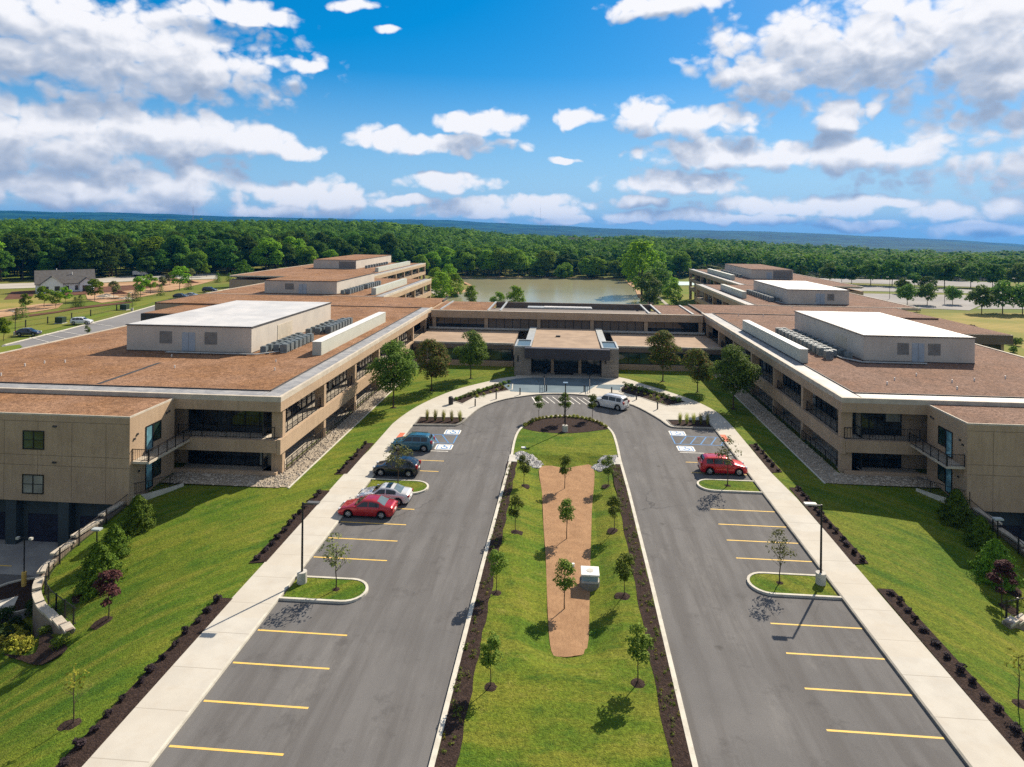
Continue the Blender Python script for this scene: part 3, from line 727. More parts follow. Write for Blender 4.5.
def stall_isle(xw, xt, y0, y1):
    """grass island with rounded head; xw at the walk, xt the tip"""
    s = 1 if xt > xw else -1; r = (y1-y0)/2; c = (xt-s*r, (y0+y1)/2)
    pts = [(xw, y0)]+[(c[0]+s*r*math.cos(a)*1.0, c[1]+r*math.sin(a)) for a in [R(-90+i*15) for i in range(13)]]+[(xw, y1)]
    if s < 0: pts = pts[::-1]
    tag(MB().strip(pts, 0, .18, -.05, .155).build('kerb', KERB), kind='structure')
    tag(MB().prism(offset(pts, .16), -.05, .12).build('lawn', LAWN), kind='structure')
for a in ((-18.2, -12.75, 40.3, 43.1), (-18.2, -12.3, 57.4, 60.4), (18.6, 12.9, 43.9, 46.7), (18.6, 12.95, 60.9, 63.7)): stall_isle(*a)
# stone strips along the wings
def rocks(name, box, n, smin, smax, zf, m, poly=None, seed=1):
    rnd = random.Random(seed); mb = MB()
    base = [(1, 0, 0), (-1, 0, 0), (0, 1, 0), (0, -1, 0), (0, 0, 1), (0, 0, -1)]; fs = [(0, 2, 4), (2, 1, 4), (1, 3, 4), (3, 0, 4), (2, 0, 5), (1, 2, 5), (3, 1, 5), (0, 3, 5)]
    k = 0
    while k < n:
        x = rnd.uniform(box[0], box[1]); y = rnd.uniform(box[2], box[3])
        if poly and not inpoly(x, y, poly): continue
        k += 1; s = rnd.uniform(smin, smax); a = rnd.uniform(0, 3.14); ca, sa = math.cos(a), math.sin(a); e = rnd.uniform(.6, 1)
        v = []
        for p in base:
            q = (p[0]*s*rnd.uniform(.8, 1.2), p[1]*s*e*rnd.uniform(.8, 1.2), p[2]*s*.55)
            v.append((x+q[0]*ca-q[1]*sa, y+q[0]*sa+q[1]*ca, zf(x, y)+q[2]))
        mb.add(v, fs)
    return tag(mb.build(name, m), kind='stuff')
STONEBED = mat('stone_bed', (0.38, 0.33, 0.26), (0.24, 0.205, 0.16), 3.5, .95, .8, 8)
for nm, poly in (('L', [(-27.5, 57.6), (-25.2, 57.6), (-25.2, 118), (-27.5, 118)]), ('L2', [(-37.6, 57.4), (-26, 57.4), (-26, 60.4), (-37.6, 60.4)]),
                 ('R', [(27.8, 63.9), (25.4, 63.9), (25.4, 122), (27.8, 122)]), ('R2', [(36, 63.8), (26.5, 63.8), (26.5, 66.6), (36, 66.6)])):
    region('stone_strip', poly, STONEBED, zf=lambda x, y: .125+(.004 if '2' in nm else 0))
    xs_ = [p[0] for p in poly]; ys_ = [p[1] for p in poly]
    rocks('river_rocks', (min(xs_), max(xs_), min(ys_), max(ys_)), 1700 if '2' not in nm else 600, .06, .17, lambda x, y: .15, ROCK, seed=len(nm)+int(ys_[0]))
    # thin concrete edge outside the stones
tag(MB().box(-25.2, -25.05, 57.4, 118, 0, .16).build('stone_edging', KERB), kind='structure')
tag(MB().box(25.25, 25.4, 63.8, 122, 0, .16).build('stone_edging', KERB), kind='structure')
for k, (px0, px1) in enumerate((((-4.95, -2.0)), ((3.2, 5.9)))):
    rocks('riprap', (px0, px1, 65.6, 69.3), 330, .10, .26, lambda x, y: islez(x, y)+.05, ROCKW, seed=50+k,
          poly=[(-4.9, 68.8), (-4.6, 67.0), (-2.6, 65.9), (-1.7, 67.3), (-3.3, 68.6), (-4.5, 69.4)] if k == 0 else [(5.9, 69.2), (5.5, 66.6), (4.0, 65.8), (3.0, 67.0), (4.6, 69.0)])
for i, (x0, x1, y0) in enumerate(((-5.5, -4.6, 66.3), (5.2, 6.15, 66.7))):   # inlet slabs at the kerb
    tag(MB().box(x0, x1, y0, y0+2.0, 0, .165).build('drain_slab', GREYC), kind='structure')

# ------------------------------------------------------------------ buildings
def A(ax, face, sgn):
    """facade frame: s runs along the wall, o outward, z up. ax='x' wall faces +/-X, ax='y' faces +/-Y"""
    if ax == 'x': return lambda s, o, z: (face+sgn*o, s, z)
    return lambda s, o, z: (s, face+sgn*o, z)
def bx(mb, M, s0, s1, o0, o1, z0, z1):
    p, q = M(s0, o0, z0), M(s1, o1, z1); return mb.box(p[0], q[0], p[1], q[1], z0, z1)
def glazing(root, M, s0, s1, o, z0, z1, pitch=1.35, m=None, blinds=0.0, seed=0, transom=True):
    w = bx(MB(), M, s0, s1, o-.06, o, z0, z1).build('window', m or GLASS, root)
    f = MB(); n = max(1, round((s1-s0)/pitch))
    for i in range(n+1):
        c = lerp(s0+.04, s1-.04, i/n); bx(f, M, c-.04, c+.04, o+.002, o+.07, z0, z1)
    bx(f, M, s0+.08, s1-.08, o+.003, o+.06, z0, z0+.09); bx(f, M, s0+.08, s1-.08, o+.003, o+.06, z1-.09, z1)
    if transom: bx(f, M, s0+.08, s1-.08, o+.004, o+.058, lerp(z0, z1, .34)-.03, lerp(z0, z1, .34)+.03)
    f.build('frame', DARKM, w)
    rnd = random.Random(seed)
    for i in range(n):
        if rnd.random() < blinds:
            a, c = lerp(s0+.04, s1-.04, i/n)+.07, lerp(s0+.04, s1-.04, (i+1)/n)-.07
            bx(MB(), M, a, c, o+.001, o+.012, z0+.12 if rnd.random() < .7 else lerp(z0, z1, .5), z1-.1).build('blind', SHADE, w)
    return w
def railing(root, M, s0, s1, o, z0, h=1.05, pitch=0.24, post=1.35, name='railing', m=None):
    r = MB(); bx(r, M, s0, s1, o-.03, o+.03, z0+h-.05, z0+h); bx(r, M, s0, s1, o-.02, o+.02, z0+.10, z0+.14)
    n = max(1, round((s1-s0)/post))
    for i in range(n+1):
        c = lerp(s0+.03, s1-.03, i/n); bx(r, M, c-.03, c+.03, o-.029, o+.029, z0, z0+h-.051)
    n = max(1, round((s1-s0)/pitch))
    for i in range(1, n):
        c = lerp(s0, s1, i/n); bx(r, M, c-.012, c+.012, o-.012, o+.012, z0+.141, z0+h-.052)
    return r.build(name, m or DARKM, root)
def balcony_front(root, M, s0, s1, cols, rec=2.4, levels=((-.1, 2.2), (3.65, 6.35)), zt=7.6, end0=True, ground_rail=True, sp=(2.2, 3.65), blinds=.25, seed=0, low=None):
    """two-storey deep front: roof beam, floor beam, posts, recessed glass, rails"""
    bx(MB(), M, s0, s1, -.4, 0, 6.35, zt-.303).build('fascia', CONC, root)
    bx(MB(), M, s0, s1, -.38, 0, sp[0], sp[1]).build('spandrel', CONC, root)
    bx(MB(), M, s0+.45, s1, -rec, -.381, sp[1]-.42, sp[1]-.12).build('balcony_floor', COPE, root)
    bx(MB(), M, s0+.45, s1, -rec, -.401, 6.36, 6.6).build('soffit', CONC, root)
    for c in cols:
        bx(MB(), M, c-.32, c+.32, -1.25, -.15, -.3, sp[0]-.003).build('column', CONC, root)
        bx(MB(), M, c-.32, c+.32, -1.25, -.15, sp[1]+.003, 6.347).build('column', CONC, root)
    for i, (a, b) in enumerate(zip(cols, cols[1:])):
        for j, (z0, z1) in enumerate(levels):
            glazing(root, M, a+.05, b-.05, -rec+.06, z0+.45 if j == 0 else z0-.1, z1, seed=seed+i*7+j, blinds=blinds)
        railing(root, M, a+.33, b-.33, -.55, sp[1]-.12+.0, h=1.15)
        if ground_rail: railing(root, M, a+.33, b-.33, -.02, .05, h=1.2)
    bx(MB(), M, s0+.7, s1, -rec, -.6, -.2, .14).build('terrace', COPE, root)
    bx(MB(), M, s0+2.5, s1, -rec-.1, -rec+.05, -.2, .36).build('plinth', CONC, root)
def gravel_roof(root, x0, x1, y0, y1, z, strip, m=GRAVEL, notch=None):
    """strip: which sides carry the pale membrane strip, e.g. 'E', 'S'"""
    sx0 = x0+(2.3 if 'W' in strip else .35); sx1 = x1-(2.3 if 'E' in strip else .35); sy0 = y0+(2.6 if 'S' in strip else .35); sy1 = y1-(.35)
    r = MB().box(x0+.3, x1-.3, y0+.3, y1, z-.5, z-.06).build('roof', m, root)
    g = MB().box(sx0, sx1, sy0, sy1, z-.059, z+.02); g.build('gravel', m, r)
    c = MB()
    for side, b in (('W', (x0, x0+.32, y0+.32, y1)), ('E', (x1-.32, x1, y0+.32, y1)), ('S', (x0, x1, y0, y0+.32))):
        w = b
        c.box(w[0], w[1], w[2], w[3], z-.3, z+(.2 if side in strip else .12))
    c.build('coping', COPE if strip else BLACKM, root)
    mm = MB(); k = MB()
    if 'E' in strip: mm.box(sx1+.12, x1-.321, y0+.321, y1, z-.05, z+.06); k.box(sx1, sx1+.119, sy0, y1, z-.05, z+.17)
    if 'W' in strip: mm.box(x0+.321, sx0-.12, y0+.321, y1, z-.05, z+.06); k.box(sx0-.119, sx0, sy0, y1, z-.05, z+.17)
    if 'S' in strip: mm.box(sx0, sx1, y0+.322, sy0-.12, z-.05, z+.062); k.box(sx0 if 'W' in strip else x0+.33, sx1 if 'E' in strip else x1-.33, sy0-.119, sy0, z-.05, z+.171)
    if mm.v: mm.build('membrane_strip', MEMB, root); k.build('roof_curb', BLACKM, root)
    return r
def penthouse(root, x0, x1, y0, y1, z0, z1, roof, front=(), court=(), side='E'):
    p = MB().box(x0, x1, y0, y1, z0-.1, z1-.12).build('penthouse_wall', PANEL, root)
    MB().box(x0-.12, x1+.12, y0-.12, y1+.12, z1-.119, z1).build('penthouse_trim', BLACKM, p)
    MB().box(x0+.06, x1-.06, y0+.06, y1-.06, z1+.001, z1+.03).build('penthouse_roof', roof, p)
    MB().box(x0-.03, x1+.03, y0-.03, y1+.03, z0-.1, z0+.12).build('penthouse_base', BLACKM, p)
    for kind, s0, s1, a, b in front:
        MB().box(s0, s1, y0-.04, y0+.02, z0+a, z0+b).build(kind, LOUV if kind == 'louvre' else DOORM, p)
        if kind == 'louvre':
            m = MB(); n = int((b-a)/.16)
            for i in range(n): m.box(s0+.04, s1-.04, y0-.07, y0-.041, z0+a+.05+i*.16, z0+a+.11+i*.16)
            m.build('louvre_blade', LOUV, p)
        else: MB().box((s0+s1)/2-.02, (s0+s1)/2+.02, y0-.055, y0-.041, z0+a, z0+b).build('door_joint', LOUV, p)
    X = x1 if side == 'E' else x0; sg = 1 if side == 'E' else -1
    for s0, s1, a, b in court:
        MB().box(X-.02*sg, X+.05*sg, s0, s1, z0+a, z0+b).build('louvre', mat('louvre_cream', (.50, .45, .36), None, 1, .6), p)
    return p
ZR = 7.6
def window_unit(root, M, s0, s1, o, z0, z1, m=GLASS2, split=2, mid=True):
    w = bx(MB(), M, s0, s1, o-.05, o+.02, z0, z1).build('window', m, root); f = MB()
    for a, b, c, d in ((s0-.06, s0+.02, z0-.06, z1+.06), (s1-.02, s1+.06, z0-.06, z1+.06), (s0+.021, s1-.021, z1-.02, z1+.06), (s0+.021, s1-.021, z0-.06, z0+.02)): bx(f, M, a, b, o-.04, o+.07, c, d)
    for i in range(1, split):
        c = lerp(s0, s1, i/split); bx(f, M, c-.04, c+.04, o+.021, o+.06, z0+.021, z1-.021)
    if mid: bx(f, M, s0+.021, s1-.021, o+.022, o+.05, (z0+z1)/2-.025, (z0+z1)/2+.025)
    f.build('frame', DARKM, w); return w
def end_block(root, sg, xin, xout, yf, yb, sx):
    """tan end block with garages below; sg=+1: inner face looks towards +X"""
    zb = -.35
    MB().box(xin, xout, yf, yb, zb, 7.28).build('wall', CONC, root)
    MB().box(xin-sg*.12, xout, yf+.12, yb-.003, 7.28, 7.4).build('roof', GRAVEL if sg > 0 else GRAVEL2, root)
    cp = MB(); a, b = sorted((xin, xout)); cp.box(a, b, yf, yf+.12, 7.281, 7.43)
    cp.box(xin-(.12 if sg > 0 else 0), xin+(0 if sg > 0 else .12), yf+.121, yb, 7.281, 7.43); cp.build('coping', COPE, root)
    # casting joints
    j = MB(); jm = mat('wall_joint', (.20, .15, .105), None, 1, .9); M = A('y', yf, -1)
    for z in (6.75, 3.75, 2.85): bx(j, M, a+.05, b, 0, .006, z-.02, z+.02)
    for k in range(4):
        x = xin-sg*(3.2*k+2.2); bx(j, M, x-.015, x+.015, .0, .007, zb, 6.73)
    j.build('wall_joint', jm, root)
    lo = MB(); lo.box(xin-sg*.9, xout, yf+.9, yb, -4.8, zb-.003)
    lo.build('garage_wall', GAR, root); g = A('y', yf+.9, -1); doors = []
    for k in range(3):
        c = xin-sg*(3.6+k*5.0)
        pier = MB(); bx(pier, g, c+1.9, c+2.9, 0, .8, -4.8, -.36); pier.build('garage_pier', GAR, root)
        d = MB(); bx(d, g, c-1.6, c+1.6, .002, .05, -4.38, -1.9)
        for q in range(5): bx(d, g, c-1.58, c+1.58, .05, .075, -4.3+q*.48, -4.3+q*.48+.40)
        d.build('garage_door', GARD, root)
    for (z, dx) in ((6.35, 1), (3.15, 1)):
        q = MB(); x = xin-sg*7.0; bx(q, M, x-.17, x+.17, .0, .12, z-.06, z+.08); q.build('wall_lamp', BLACKM, root)
    for z0, z1, gm in ((4.3, 5.85, GLASS2), (.35, 1.95, SHADE)):
        x = xin-sg*9.0; window_unit(root, M, x-.95, x+.95, 0, z0, z1, gm)
    # inner face: doors, windows, bridge balcony
    N = A('x', xin, sg)
    for z0 in (3.55, .15):
        window_unit(root, N, yf+2.2, yf+3.1, 0, z0, z0+2.3, BLUEG, 1, False); window_unit(root, N, yf+3.25, yf+4.3, 0, z0+.7, z0+2.3, GLASS2, 1, False)
    for s, z in ((yf+.6, 5.3), (yf+1.0, 5.6), (yf+5.2, 6.3), (yf+5.6, 6.35), (yf+1.2, 2.2)):
        q = MB(); bx(q, N, s-.1, s+.1, 0, .1, z-.08, z+.08); q.build('wall_lamp', BLACKM, root)
    bl = MB(); bx(bl, N, yf+.3, yb, .003, 1.6, 3.2, 3.4); bo = bl.build('balcony', COPE, root)
    railing(bo, N, yf+.3, yb+.3, 1.57, 3.4, 1.1, .16); railing(bo, A('y', yf+.33, -1), min(xin, xin+sg*1.5), max(xin, xin+sg*1.5), 0, 3.4, 1.1, .16)
def wing(side):
    L = side == 'L'; sg = 1 if L else -1
    if L: xf, yf, xb, cols = -27.1, 60.0, -72.0, [61.1, 72.0, 82.9, 93.8, 104.6, 115.5, 126.4, 131.0]; ye = 132.0; xin = -37.85; yb0 = 53.5; y2 = 151; x2 = -43.0
    else: xf, yf, xb, cols = 27.9, 66.3, 62.3, [67.2, 77.4, 87.6, 97.8, 107.9, 117.9, 127.7, 131.0]; ye = 132.0; xin = 36.05; yb0 = 60.0; y2 = 148; x2 = 41.3
    root = empty('office_wing', (xf, yf, 0), ('beige two-storey office wing on the left with white rooftop penthouse and sunlit court balconies' if L else
                 'beige two-storey office wing on the right with white rooftop penthouse and shaded court balconies'), 'building')
    gm = GRAVEL if L else GRAVEL2
    a, b = sorted((xb, xf-sg*2.5))
    core = MB().box(a, b, yf+2.5, ye, -5.5, 6.36); core.build('wall', CONC, root)
    a, b = sorted((xb, xf))
    up = MB(); 
    for q in ((xb, xb+sg*.4, yf, ye),): up.box(min(q[:2]), max(q[:2]), q[2], q[3], 6.361, 7.35)
    up.build('parapet', CONC, root)
    M = A('x', xf, sg)
    balcony_front(root, M, yf, ye, cols, seed=1 if L else 50)
    # front (towards the drive), from the end block to the court corner
    s0, s1 = sorted((xin, xf-sg*.41)); N = A('y', yf, -1)
    bx(MB(), N, s0, s1, -.4, 0, 6.35, ZR-.303).build('fascia', CONC, root)
    bx(MB(), N, s0, s1, -.38, 0, 2.35, 3.55).build('spandrel', CONC, root)
    bx(MB(), N, s0, s1, -2.4, -.381, 3.2, 3.5).build('balcony_floor', COPE, root)
    bx(MB(), N, s0, s1, -2.4, -.6, -.3, .14).build('terrace', COPE, root)
    bx(MB(), N, s0, s1, -.38, 0, -.3, .45).build('plinth', CONC, root)
    glazing(root, N, s0+.1, s1-1.3, -2.3, .15, 2.34, 1.45, blinds=.1, seed=3, transom=False); glazing(root, N, s0+.1, s1-1.3, -2.3, 3.5, 6.34, 1.45, blinds=.0 if L else .75, seed=5, transom=False)
    railing(root, N, s0+.05, s1-.4, -.5, 3.5, 1.2, .3, 2.6); 
    bx(MB(), N, s0, s1, -2.4, -.401, 6.36, 6.6).build('soffit', CONC, root)
    # roof between court corner and the back
    gravel_roof(root, min(xb, xf), max(xb, xf), yf, ye, ZR, ('E' if L else 'W')+'S', gm)
    MB().box(min(xb, xf-sg*2.4), max(xb, xf-sg*2.4), ye-.25, ye, ZR+.021, ZR+.16).build('roof_joint', BLACKM, root)
    end_block(root, sg, xin, -62 if L else 60, yb0, yf-.003, 0)
    if L:
        penthouse(root, -57.8, -40.6, 80.9, 109.5, ZR, 11.1, WROOF, [('louvre', -53.2, -51.5, 1.1, 2.7), ('door', -50.1, -48.3, .15, 2.6), ('louvre', -47.0, -45.3, 1.1, 2.7)], [(88.5, 93.5, .5, 2.6)], 'E')
        sc = (-32.4, -31.2, 80.9, 111.0)
    else:
        penthouse(root, 39.0, 52.7, 86.4, 111.3, ZR, 11.0, WROOF, [('louvre', 43.2, 44.6, 1.0, 2.5), ('door', 45.0, 46.5, .1, 2.5), ('louvre', 47.0, 48.5, 1.0, 2.5)], [(91.5, 95.0, .6, 2.3)], 'W')
        sc = (30.2, 31.2, 84.2, 110.5)
    if L:
        q0, q1, q2 = G(97, 384, ZR), G(128, 373.5, ZR), G(158, 363, ZR)
        MB().strip([q0, q1, q2], -.22, .22, ZR-.02, ZR+.05).build('roof_dark_strip', BLACKM, root)  # narrow dark strip laid diagonally across the gravel
    MB().box(sc[0], sc[1], sc[2], sc[3], ZR, ZR+1.75).build('roof_screen', SCREEN, root)
    MB().box(sc[0]-.04, sc[1]+.04, sc[2]-.04, sc[3]+.04, ZR+1.751, ZR+1.8).build('screen_cap', WHITEM, root)
    # side pod on the outer edge
    px0, px1, py0, py1 = ((-81.5, -72.05, 118, 135.5) if L else (62.35, 76.0, 114.5, 135.5))
    MB().box(px0, px1, py0, py1, 5.6, 7.2).build('pod_fascia', BRONZE if L else TANPAN, root)
    MB().box(px0+.9, px1-.9, py0+.9, py1, -2, 5.6).build('pod_wall', CONC, root)
    MB().box(px0+.25, px1-.25, py0+.25, py1-.2, 7.201, 7.26).build('pod_roof', gm, root)
    glazing(root, A('y', py0+.9, -1), px0+1.5, px1-1.5, .08, 1, 5.4, 1.8, seed=9)
    # the back part, stepping out to the rear wing
    xw = -88 if L else 74
    a, b = sorted((xw, xf-sg*.35)); MB().box(a, b, ye+.003, y2, -8, 7.3).build('rear_wall', CONC, root)
    MB().box(a+.3, b-.3, ye+.003, y2, 7.301, ZR+.018).build('rear_roof', gm, root)
    MB().box(a, a+.3, ye+.01, y2, 7.3, ZR+.1).build('rear_coping', BLACKM, root); MB().box(b-.3, b, ye+14, y2, 7.3, ZR+.1).build('rear_coping', BLACKM, root)
    rnd = random.Random(4 if L else 5)
    for i in range(16):        # little roof vents
        x = rnd.uniform(min(xb, xf-sg*4)+2, max(xb, xf-sg*4)-2); y = rnd.choice((rnd.uniform(yf+4, 79), rnd.uniform(113, 130), rnd.uniform(134, y2-2)))
        MB().tube((x, y, ZR), (x, y, ZR+.35), .07).build('vent_pipe', WHITEM, root)
    return root
wing('L'); wing('R')
def rear_wing(side):
    L = side == 'L'; sg = 1 if L else -1
    root = empty('rear_office_wing', (-43 if L else 41.3, 151 if L else 148, -5), ('stepped rear office wing on the left with two brown-roofed tan penthouses' if L else
             'stepped three-storey rear office wing on the right with white and brown penthouses'), 'building')
    gm = GRAVEL if L else GRAVEL2
    segs = ([(-88, -43.0, 151, 207), (-112, -65.2, 207.3, 300)] if L else [(41.3, 79, 148.3, 204), (54.6, 92, 204.3, 284)])
    for k, (x0, x1, y0, y1) in enumerate(segs):
        xf = x1 if L else x0; a, b = sorted(((x0 if L else x1), xf-sg*2.4))
        MB().box(a, b, y0, y1, -8, 6.3).build('wall', CONC, root)
        M = A('x', xf, sg); n = 5 if k == 0 else 7
        c0 = y0+.5; cols = [lerp(c0, y1-.5, i/n) for i in range(n+1)]
        for zt, zb in ((7.297, 6.2), (3.75, 2.4), (.1, -1.3)):
            bx(MB(), M, y0, y1, -.4, 0, zb, zt).build('spandrel', CONC, root)
        for i, c in enumerate(cols):
            for z0, z1 in ((3.753, 6.197), (.103, 2.397), (-6, -1.303)): bx(MB(), M, c-.4, c+.4, -1.2, -.15, z0, z1).build('column', CONC, root)
        for a_, b_ in zip(cols, cols[1:]):
            for z0, z1 in ((3.6, 6.2), (0, 2.4), (-4.4, -1.3)): glazing(root, M, a_, b_, -2.3, z0, z1, 2.2, seed=int(a_)+int(z0), blinds=.2)
            railing(root, M, a_+.42, b_-.42, -.5, 3.7, 1.0, .5, 2.5)
        bx(MB(), M, y0, y1, -2.4, -.41, 3.2, 3.5).build('balcony_floor', COPE, root); bx(MB(), M, y0, y1, -2.4, -.41, -.4, -.1).build('balcony_floor', COPE, root)
        # south face stub visible past the front wing
        gravel_roof(root, x0, x1, y0, y1, ZR, 'E' if L else 'W', gm)
    PB = mat('penthouse_panel_tan', (0.50, 0.44, 0.37), (0.44, 0.39, 0.33), .3, .7)
    if L:
        p = penthouse(root, -74.3, -55.8, 154.5, 186, ZR, 10.9, GRAVEL, [('louvre', -69.0, -66.8, 1.1, 2.6), ('door', -65.5, -63.5, .1, 2.5)], [], 'E')
        q = penthouse(root, -100, -82.5, 250, 302, ZR, 11.2, GRAVEL, [('louvre', -89.5, -82.7, .3, 3.0)], [], 'E')
        scs = [(-47.4, -46.2, 155.5, 187), (-70.3, -69, 235, 285)]
    else:
        p = penthouse(root, 51.9, 65.6, 152.8, 179.5, ZR, 11.0, WROOF, [('door', 58.2, 60.2, .1, 2.5), ('louvre', 60.8, 62.3, 1.0, 2.5)], [(162, 168, .6, 2.4)], 'W')
        q = penthouse(root, 66.0, 80.2, 231, 268, ZR, 11.0, GRAVEL2, [('louvre', 73.5, 80, .3, 3.0), ('door', 71.2, 73, .1, 2.4)], [], 'W')
        scs = [(44.6, 45.6, 163.5, 186), (57.6, 58.8, 225, 262)]
    for sc in scs: MB().box(*sc, ZR, ZR+1.7).build('roof_screen', SCREEN, root)
rear_wing('L'); rear_wing('R')
def centre():
    root = empty('entrance_building', (0.3, 112, 0), 'low central entrance building between the wings with stone portico and pale canopy roof', 'building')
    xa, xb = -26.65, 27.5
    MB().box(xa, xb, 129.2, 145, -7, 6.36).build('wall', CONC, root)
    M = A('y', 128.3, -1)
    bx(MB(), M, xa+.0, xb, -.5, 0, 6.25, 7.65).build('fascia', CONC, root)
    n = 5; W = [lerp(xa+.6, xb-.4, i/n) for i in range(n+1)]
    for i in range(n):
        glazing(root, A('y', 129.1, -1), W[i]+.35, W[i+1]-.35, .08, 4.15, 6.3, 1.8, m=TANPAN if i in (1, 2, 3) else GLASS, transom=False, seed=i)
    for i in range(n+1): MB().box(W[i]-.35, W[i]+.35, 128.55, 129.19, 4, 6.25).build('column', CONC, root)
    MB().box(xa, xb, 127.0, 129.0, 4.0, 4.16).build('ledge', COPE, root)
    MB().box(xa, xb, 126.4, 126.95, 4.3, 4.55).build('ledge_beam', PIPE, root)
    # low canopy roof and ground floor
    MB().box(xa, -8.6, 113.6, 128.5, 3.65, 3.98).build('low_roof', TANROOF, root); MB().box(9.3, xb, 113.6, 128.5, 3.65, 3.98).build('low_roof', TANROOF, root)
    for a, b in ((xa, -8.6), (9.3, xb)):
        MB().box(a, b, 113.3, 113.59, 3.7, 4.02).build('roof_edge', COPE, root); MB().box(a, b, 112.9, 113.4, 2.95, 3.64).build('low_fascia', TANPAN, root)
        MB().box(a, b, 112.2, 128, -.5, .95).build('plinth_wall', CONC, root)
        k = max(2, round((b-a)/5.5)); ws = [lerp(a+.2, b-.2, i/k) for i in range(k+1)]
        for i in range(k): glazing(root, A('y', 112.9, -1), ws[i]+.12, ws[i+1]-.12, .06, .96, 3.0, 1.8, m=GLASS2, transom=False, seed=i)
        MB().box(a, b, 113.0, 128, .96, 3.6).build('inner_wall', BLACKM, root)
    # roof with the sunken light well
    MB().box(xa, -15.0, 128.81, 145, 7.0, 7.62).build('roof', GRAVEL, root); MB().box(19.5, xb, 128.81, 145, 7.0, 7.62).build('roof', GRAVEL2, root)
    MB().box(-15.0, 19.5, 128.81, 133.2, 7.0, 7.60).build('roof', TANPAN, root)
    MB().box(-15.0, 19.5, 133.2, 145, 6.4, 6.55).build('sunken_roof', mat('pebble_dark', (.11, .105, .10), (.17, .16, .15), 2.5, .9, .6, 8), root)
    MB().box(-15.0, 19.5, 144.4, 144.9, 6.56, 7.75).build('parapet', TANPAN, root)
    for x in (-15.3, -12.8, 17.0, 19.2, xa+1.6, xb-1.9): MB().box(x, x+.35, 129, 144.3, 7.6, 7.85).build('roof_curb', PIPE, root)
    MB().box(-7.5, 6.2, 136.5, 139.2, 7.3, 7.62).build('skylight', PIPE, root)
    MB().box(-4, 6.0, 136.9, 138.8, 7.621, 7.7).build('skylight_glass', WROOF, root)
    MB().box(xa, xb, 128.3, 128.8, 7.651, 7.72).build('coping', COPE, root)
    # portico
    for x0, x1, nm in ((-7.9, -5.15, 'L'), (6.45, 9.2, 'R')):
        p = MB().box(x0, x1, 105.6, 112, -.3, 4.75).build('stone_pier', STONE, root)
        c = MB().strip([(x0, 105.6), (x1, 105.6), (x1, 112), (x0, 112)], 0, .28, 4.751, 4.98, closed=True); c.build('pier_coping', PIPE, p)
        MB().box(x0+.29, x1-.29, 105.9, 111.7, 4.752, 4.80).build('pier_roof', mat('slate_glass', (.10, .15, .18), None, 1, .3), p)
        MB().box((x0+x1)/2-.9, (x0+x1)/2-.65, 105.5, 105.6, 2.4, 3.4).build('wall_light', BLACKM, p)
    MB().box(-6.15, 7.7, 104.5, 105.58, 3.15, 4.86).build('canopy_fascia', BRONZE, root)
    MB().box(-5.1, 6.4, 105.585, 127, 3.3, 4.70).build('canopy_roof', TANROOF, root)
    for b in ((-6.4, -5.11, 112.01, 126.9), (6.41, 7.6, 112.01, 126.9)): MB().box(b[0], b[1], b[2], b[3], 3.3, 4.9).build('canopy_curb', PIPE, root)
    MB().box(-5.1, 6.4, 105.6, 105.8, 4.701, 4.80).build('canopy_coping', PIPE, root)
    MB().box(-1.2, -.4, 116.8, 117.4, 4.70, 4.95).build('roof_vent', BLACKM, root)
    # doors
    for x0, x1 in ((-5.1, -1.9), (-1.4, 2.7), (3.2, 6.4)):
        glazing(root, A('y', 108.6, -1), x0, x1, .05, .14, 3.25, 1.05, seed=int(x0*3)+20, blinds=.0)
    for x0 in (-1.9, 2.7): MB().box(x0, x0+.5, 108.0, 109, 0, 3.29).build('column', CONC, root)
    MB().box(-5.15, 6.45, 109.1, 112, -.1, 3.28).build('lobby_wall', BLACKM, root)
    MB().box(-1.2, 1.9, 106.9, 108.3, KZ+.002, KZ+.02).build('door_mat', BLACKM, root)
centre()

# ------------------------------------------------------------------ vegetation builders
def leaves(P, N, size, rng, asp=0.6, rough=.34):
    n = len(P); r = rng.normal(size=(n, 3)); N = N+r*rough; N /= np.linalg.norm(N, axis=1)[:, None]+1e-9
    t = np.cross(N, rng.normal(size=(n, 3))); t /= np.linalg.norm(t, axis=1)[:, None]+1e-9; b = np.cross(N, t)
    s = (size*rng.uniform(.7, 1.3, n))[:, None]
    V = np.stack([P-t*s, P-b*s*asp, P+t*s, P+b*s*asp], 1).reshape(-1, 3); Q = np.arange(n*4).reshape(-1, 4)
    return V, Q
def clump_points(rng, clumps, per):
    P = []; N = []
    for c, r in clumps:
        n = int(per*(r[0]*r[1])); d = rng.normal(size=(n, 3)); d /= np.linalg.norm(d, axis=1)[:, None]
        d[:, 2] = np.where(d[:, 2] < -.45, -d[:, 2], d[:, 2]); k = rng.uniform(.62, 1.06, n)[:, None]
        P.append(np.array(c)+d*k*np.array(r)); N.append(d*.8+np.array([0, 0, .45]))
    return np.concatenate(P), np.concatenate(N)
def round_clumps(rng, n, c, R_, rc, shape=1.0):
    out = []
    for i in range(n):
        while True:
            p = rng.uniform(-1, 1, 3)
            if np.dot(p, p) < 1: break
        L = np.linalg.norm(p); p = p/L*(L**.5)
        w = 1-shape*.35*max(0, p[2]) if shape else 1
        r = rc*rng.uniform(.7, 1.25)
        out.append(((c[0]+p[0]*R_[0]*w, c[1]+p[1]*R_[1]*w, c[2]+p[2]*R_[2]), (r, r, r*.75)))
    return out
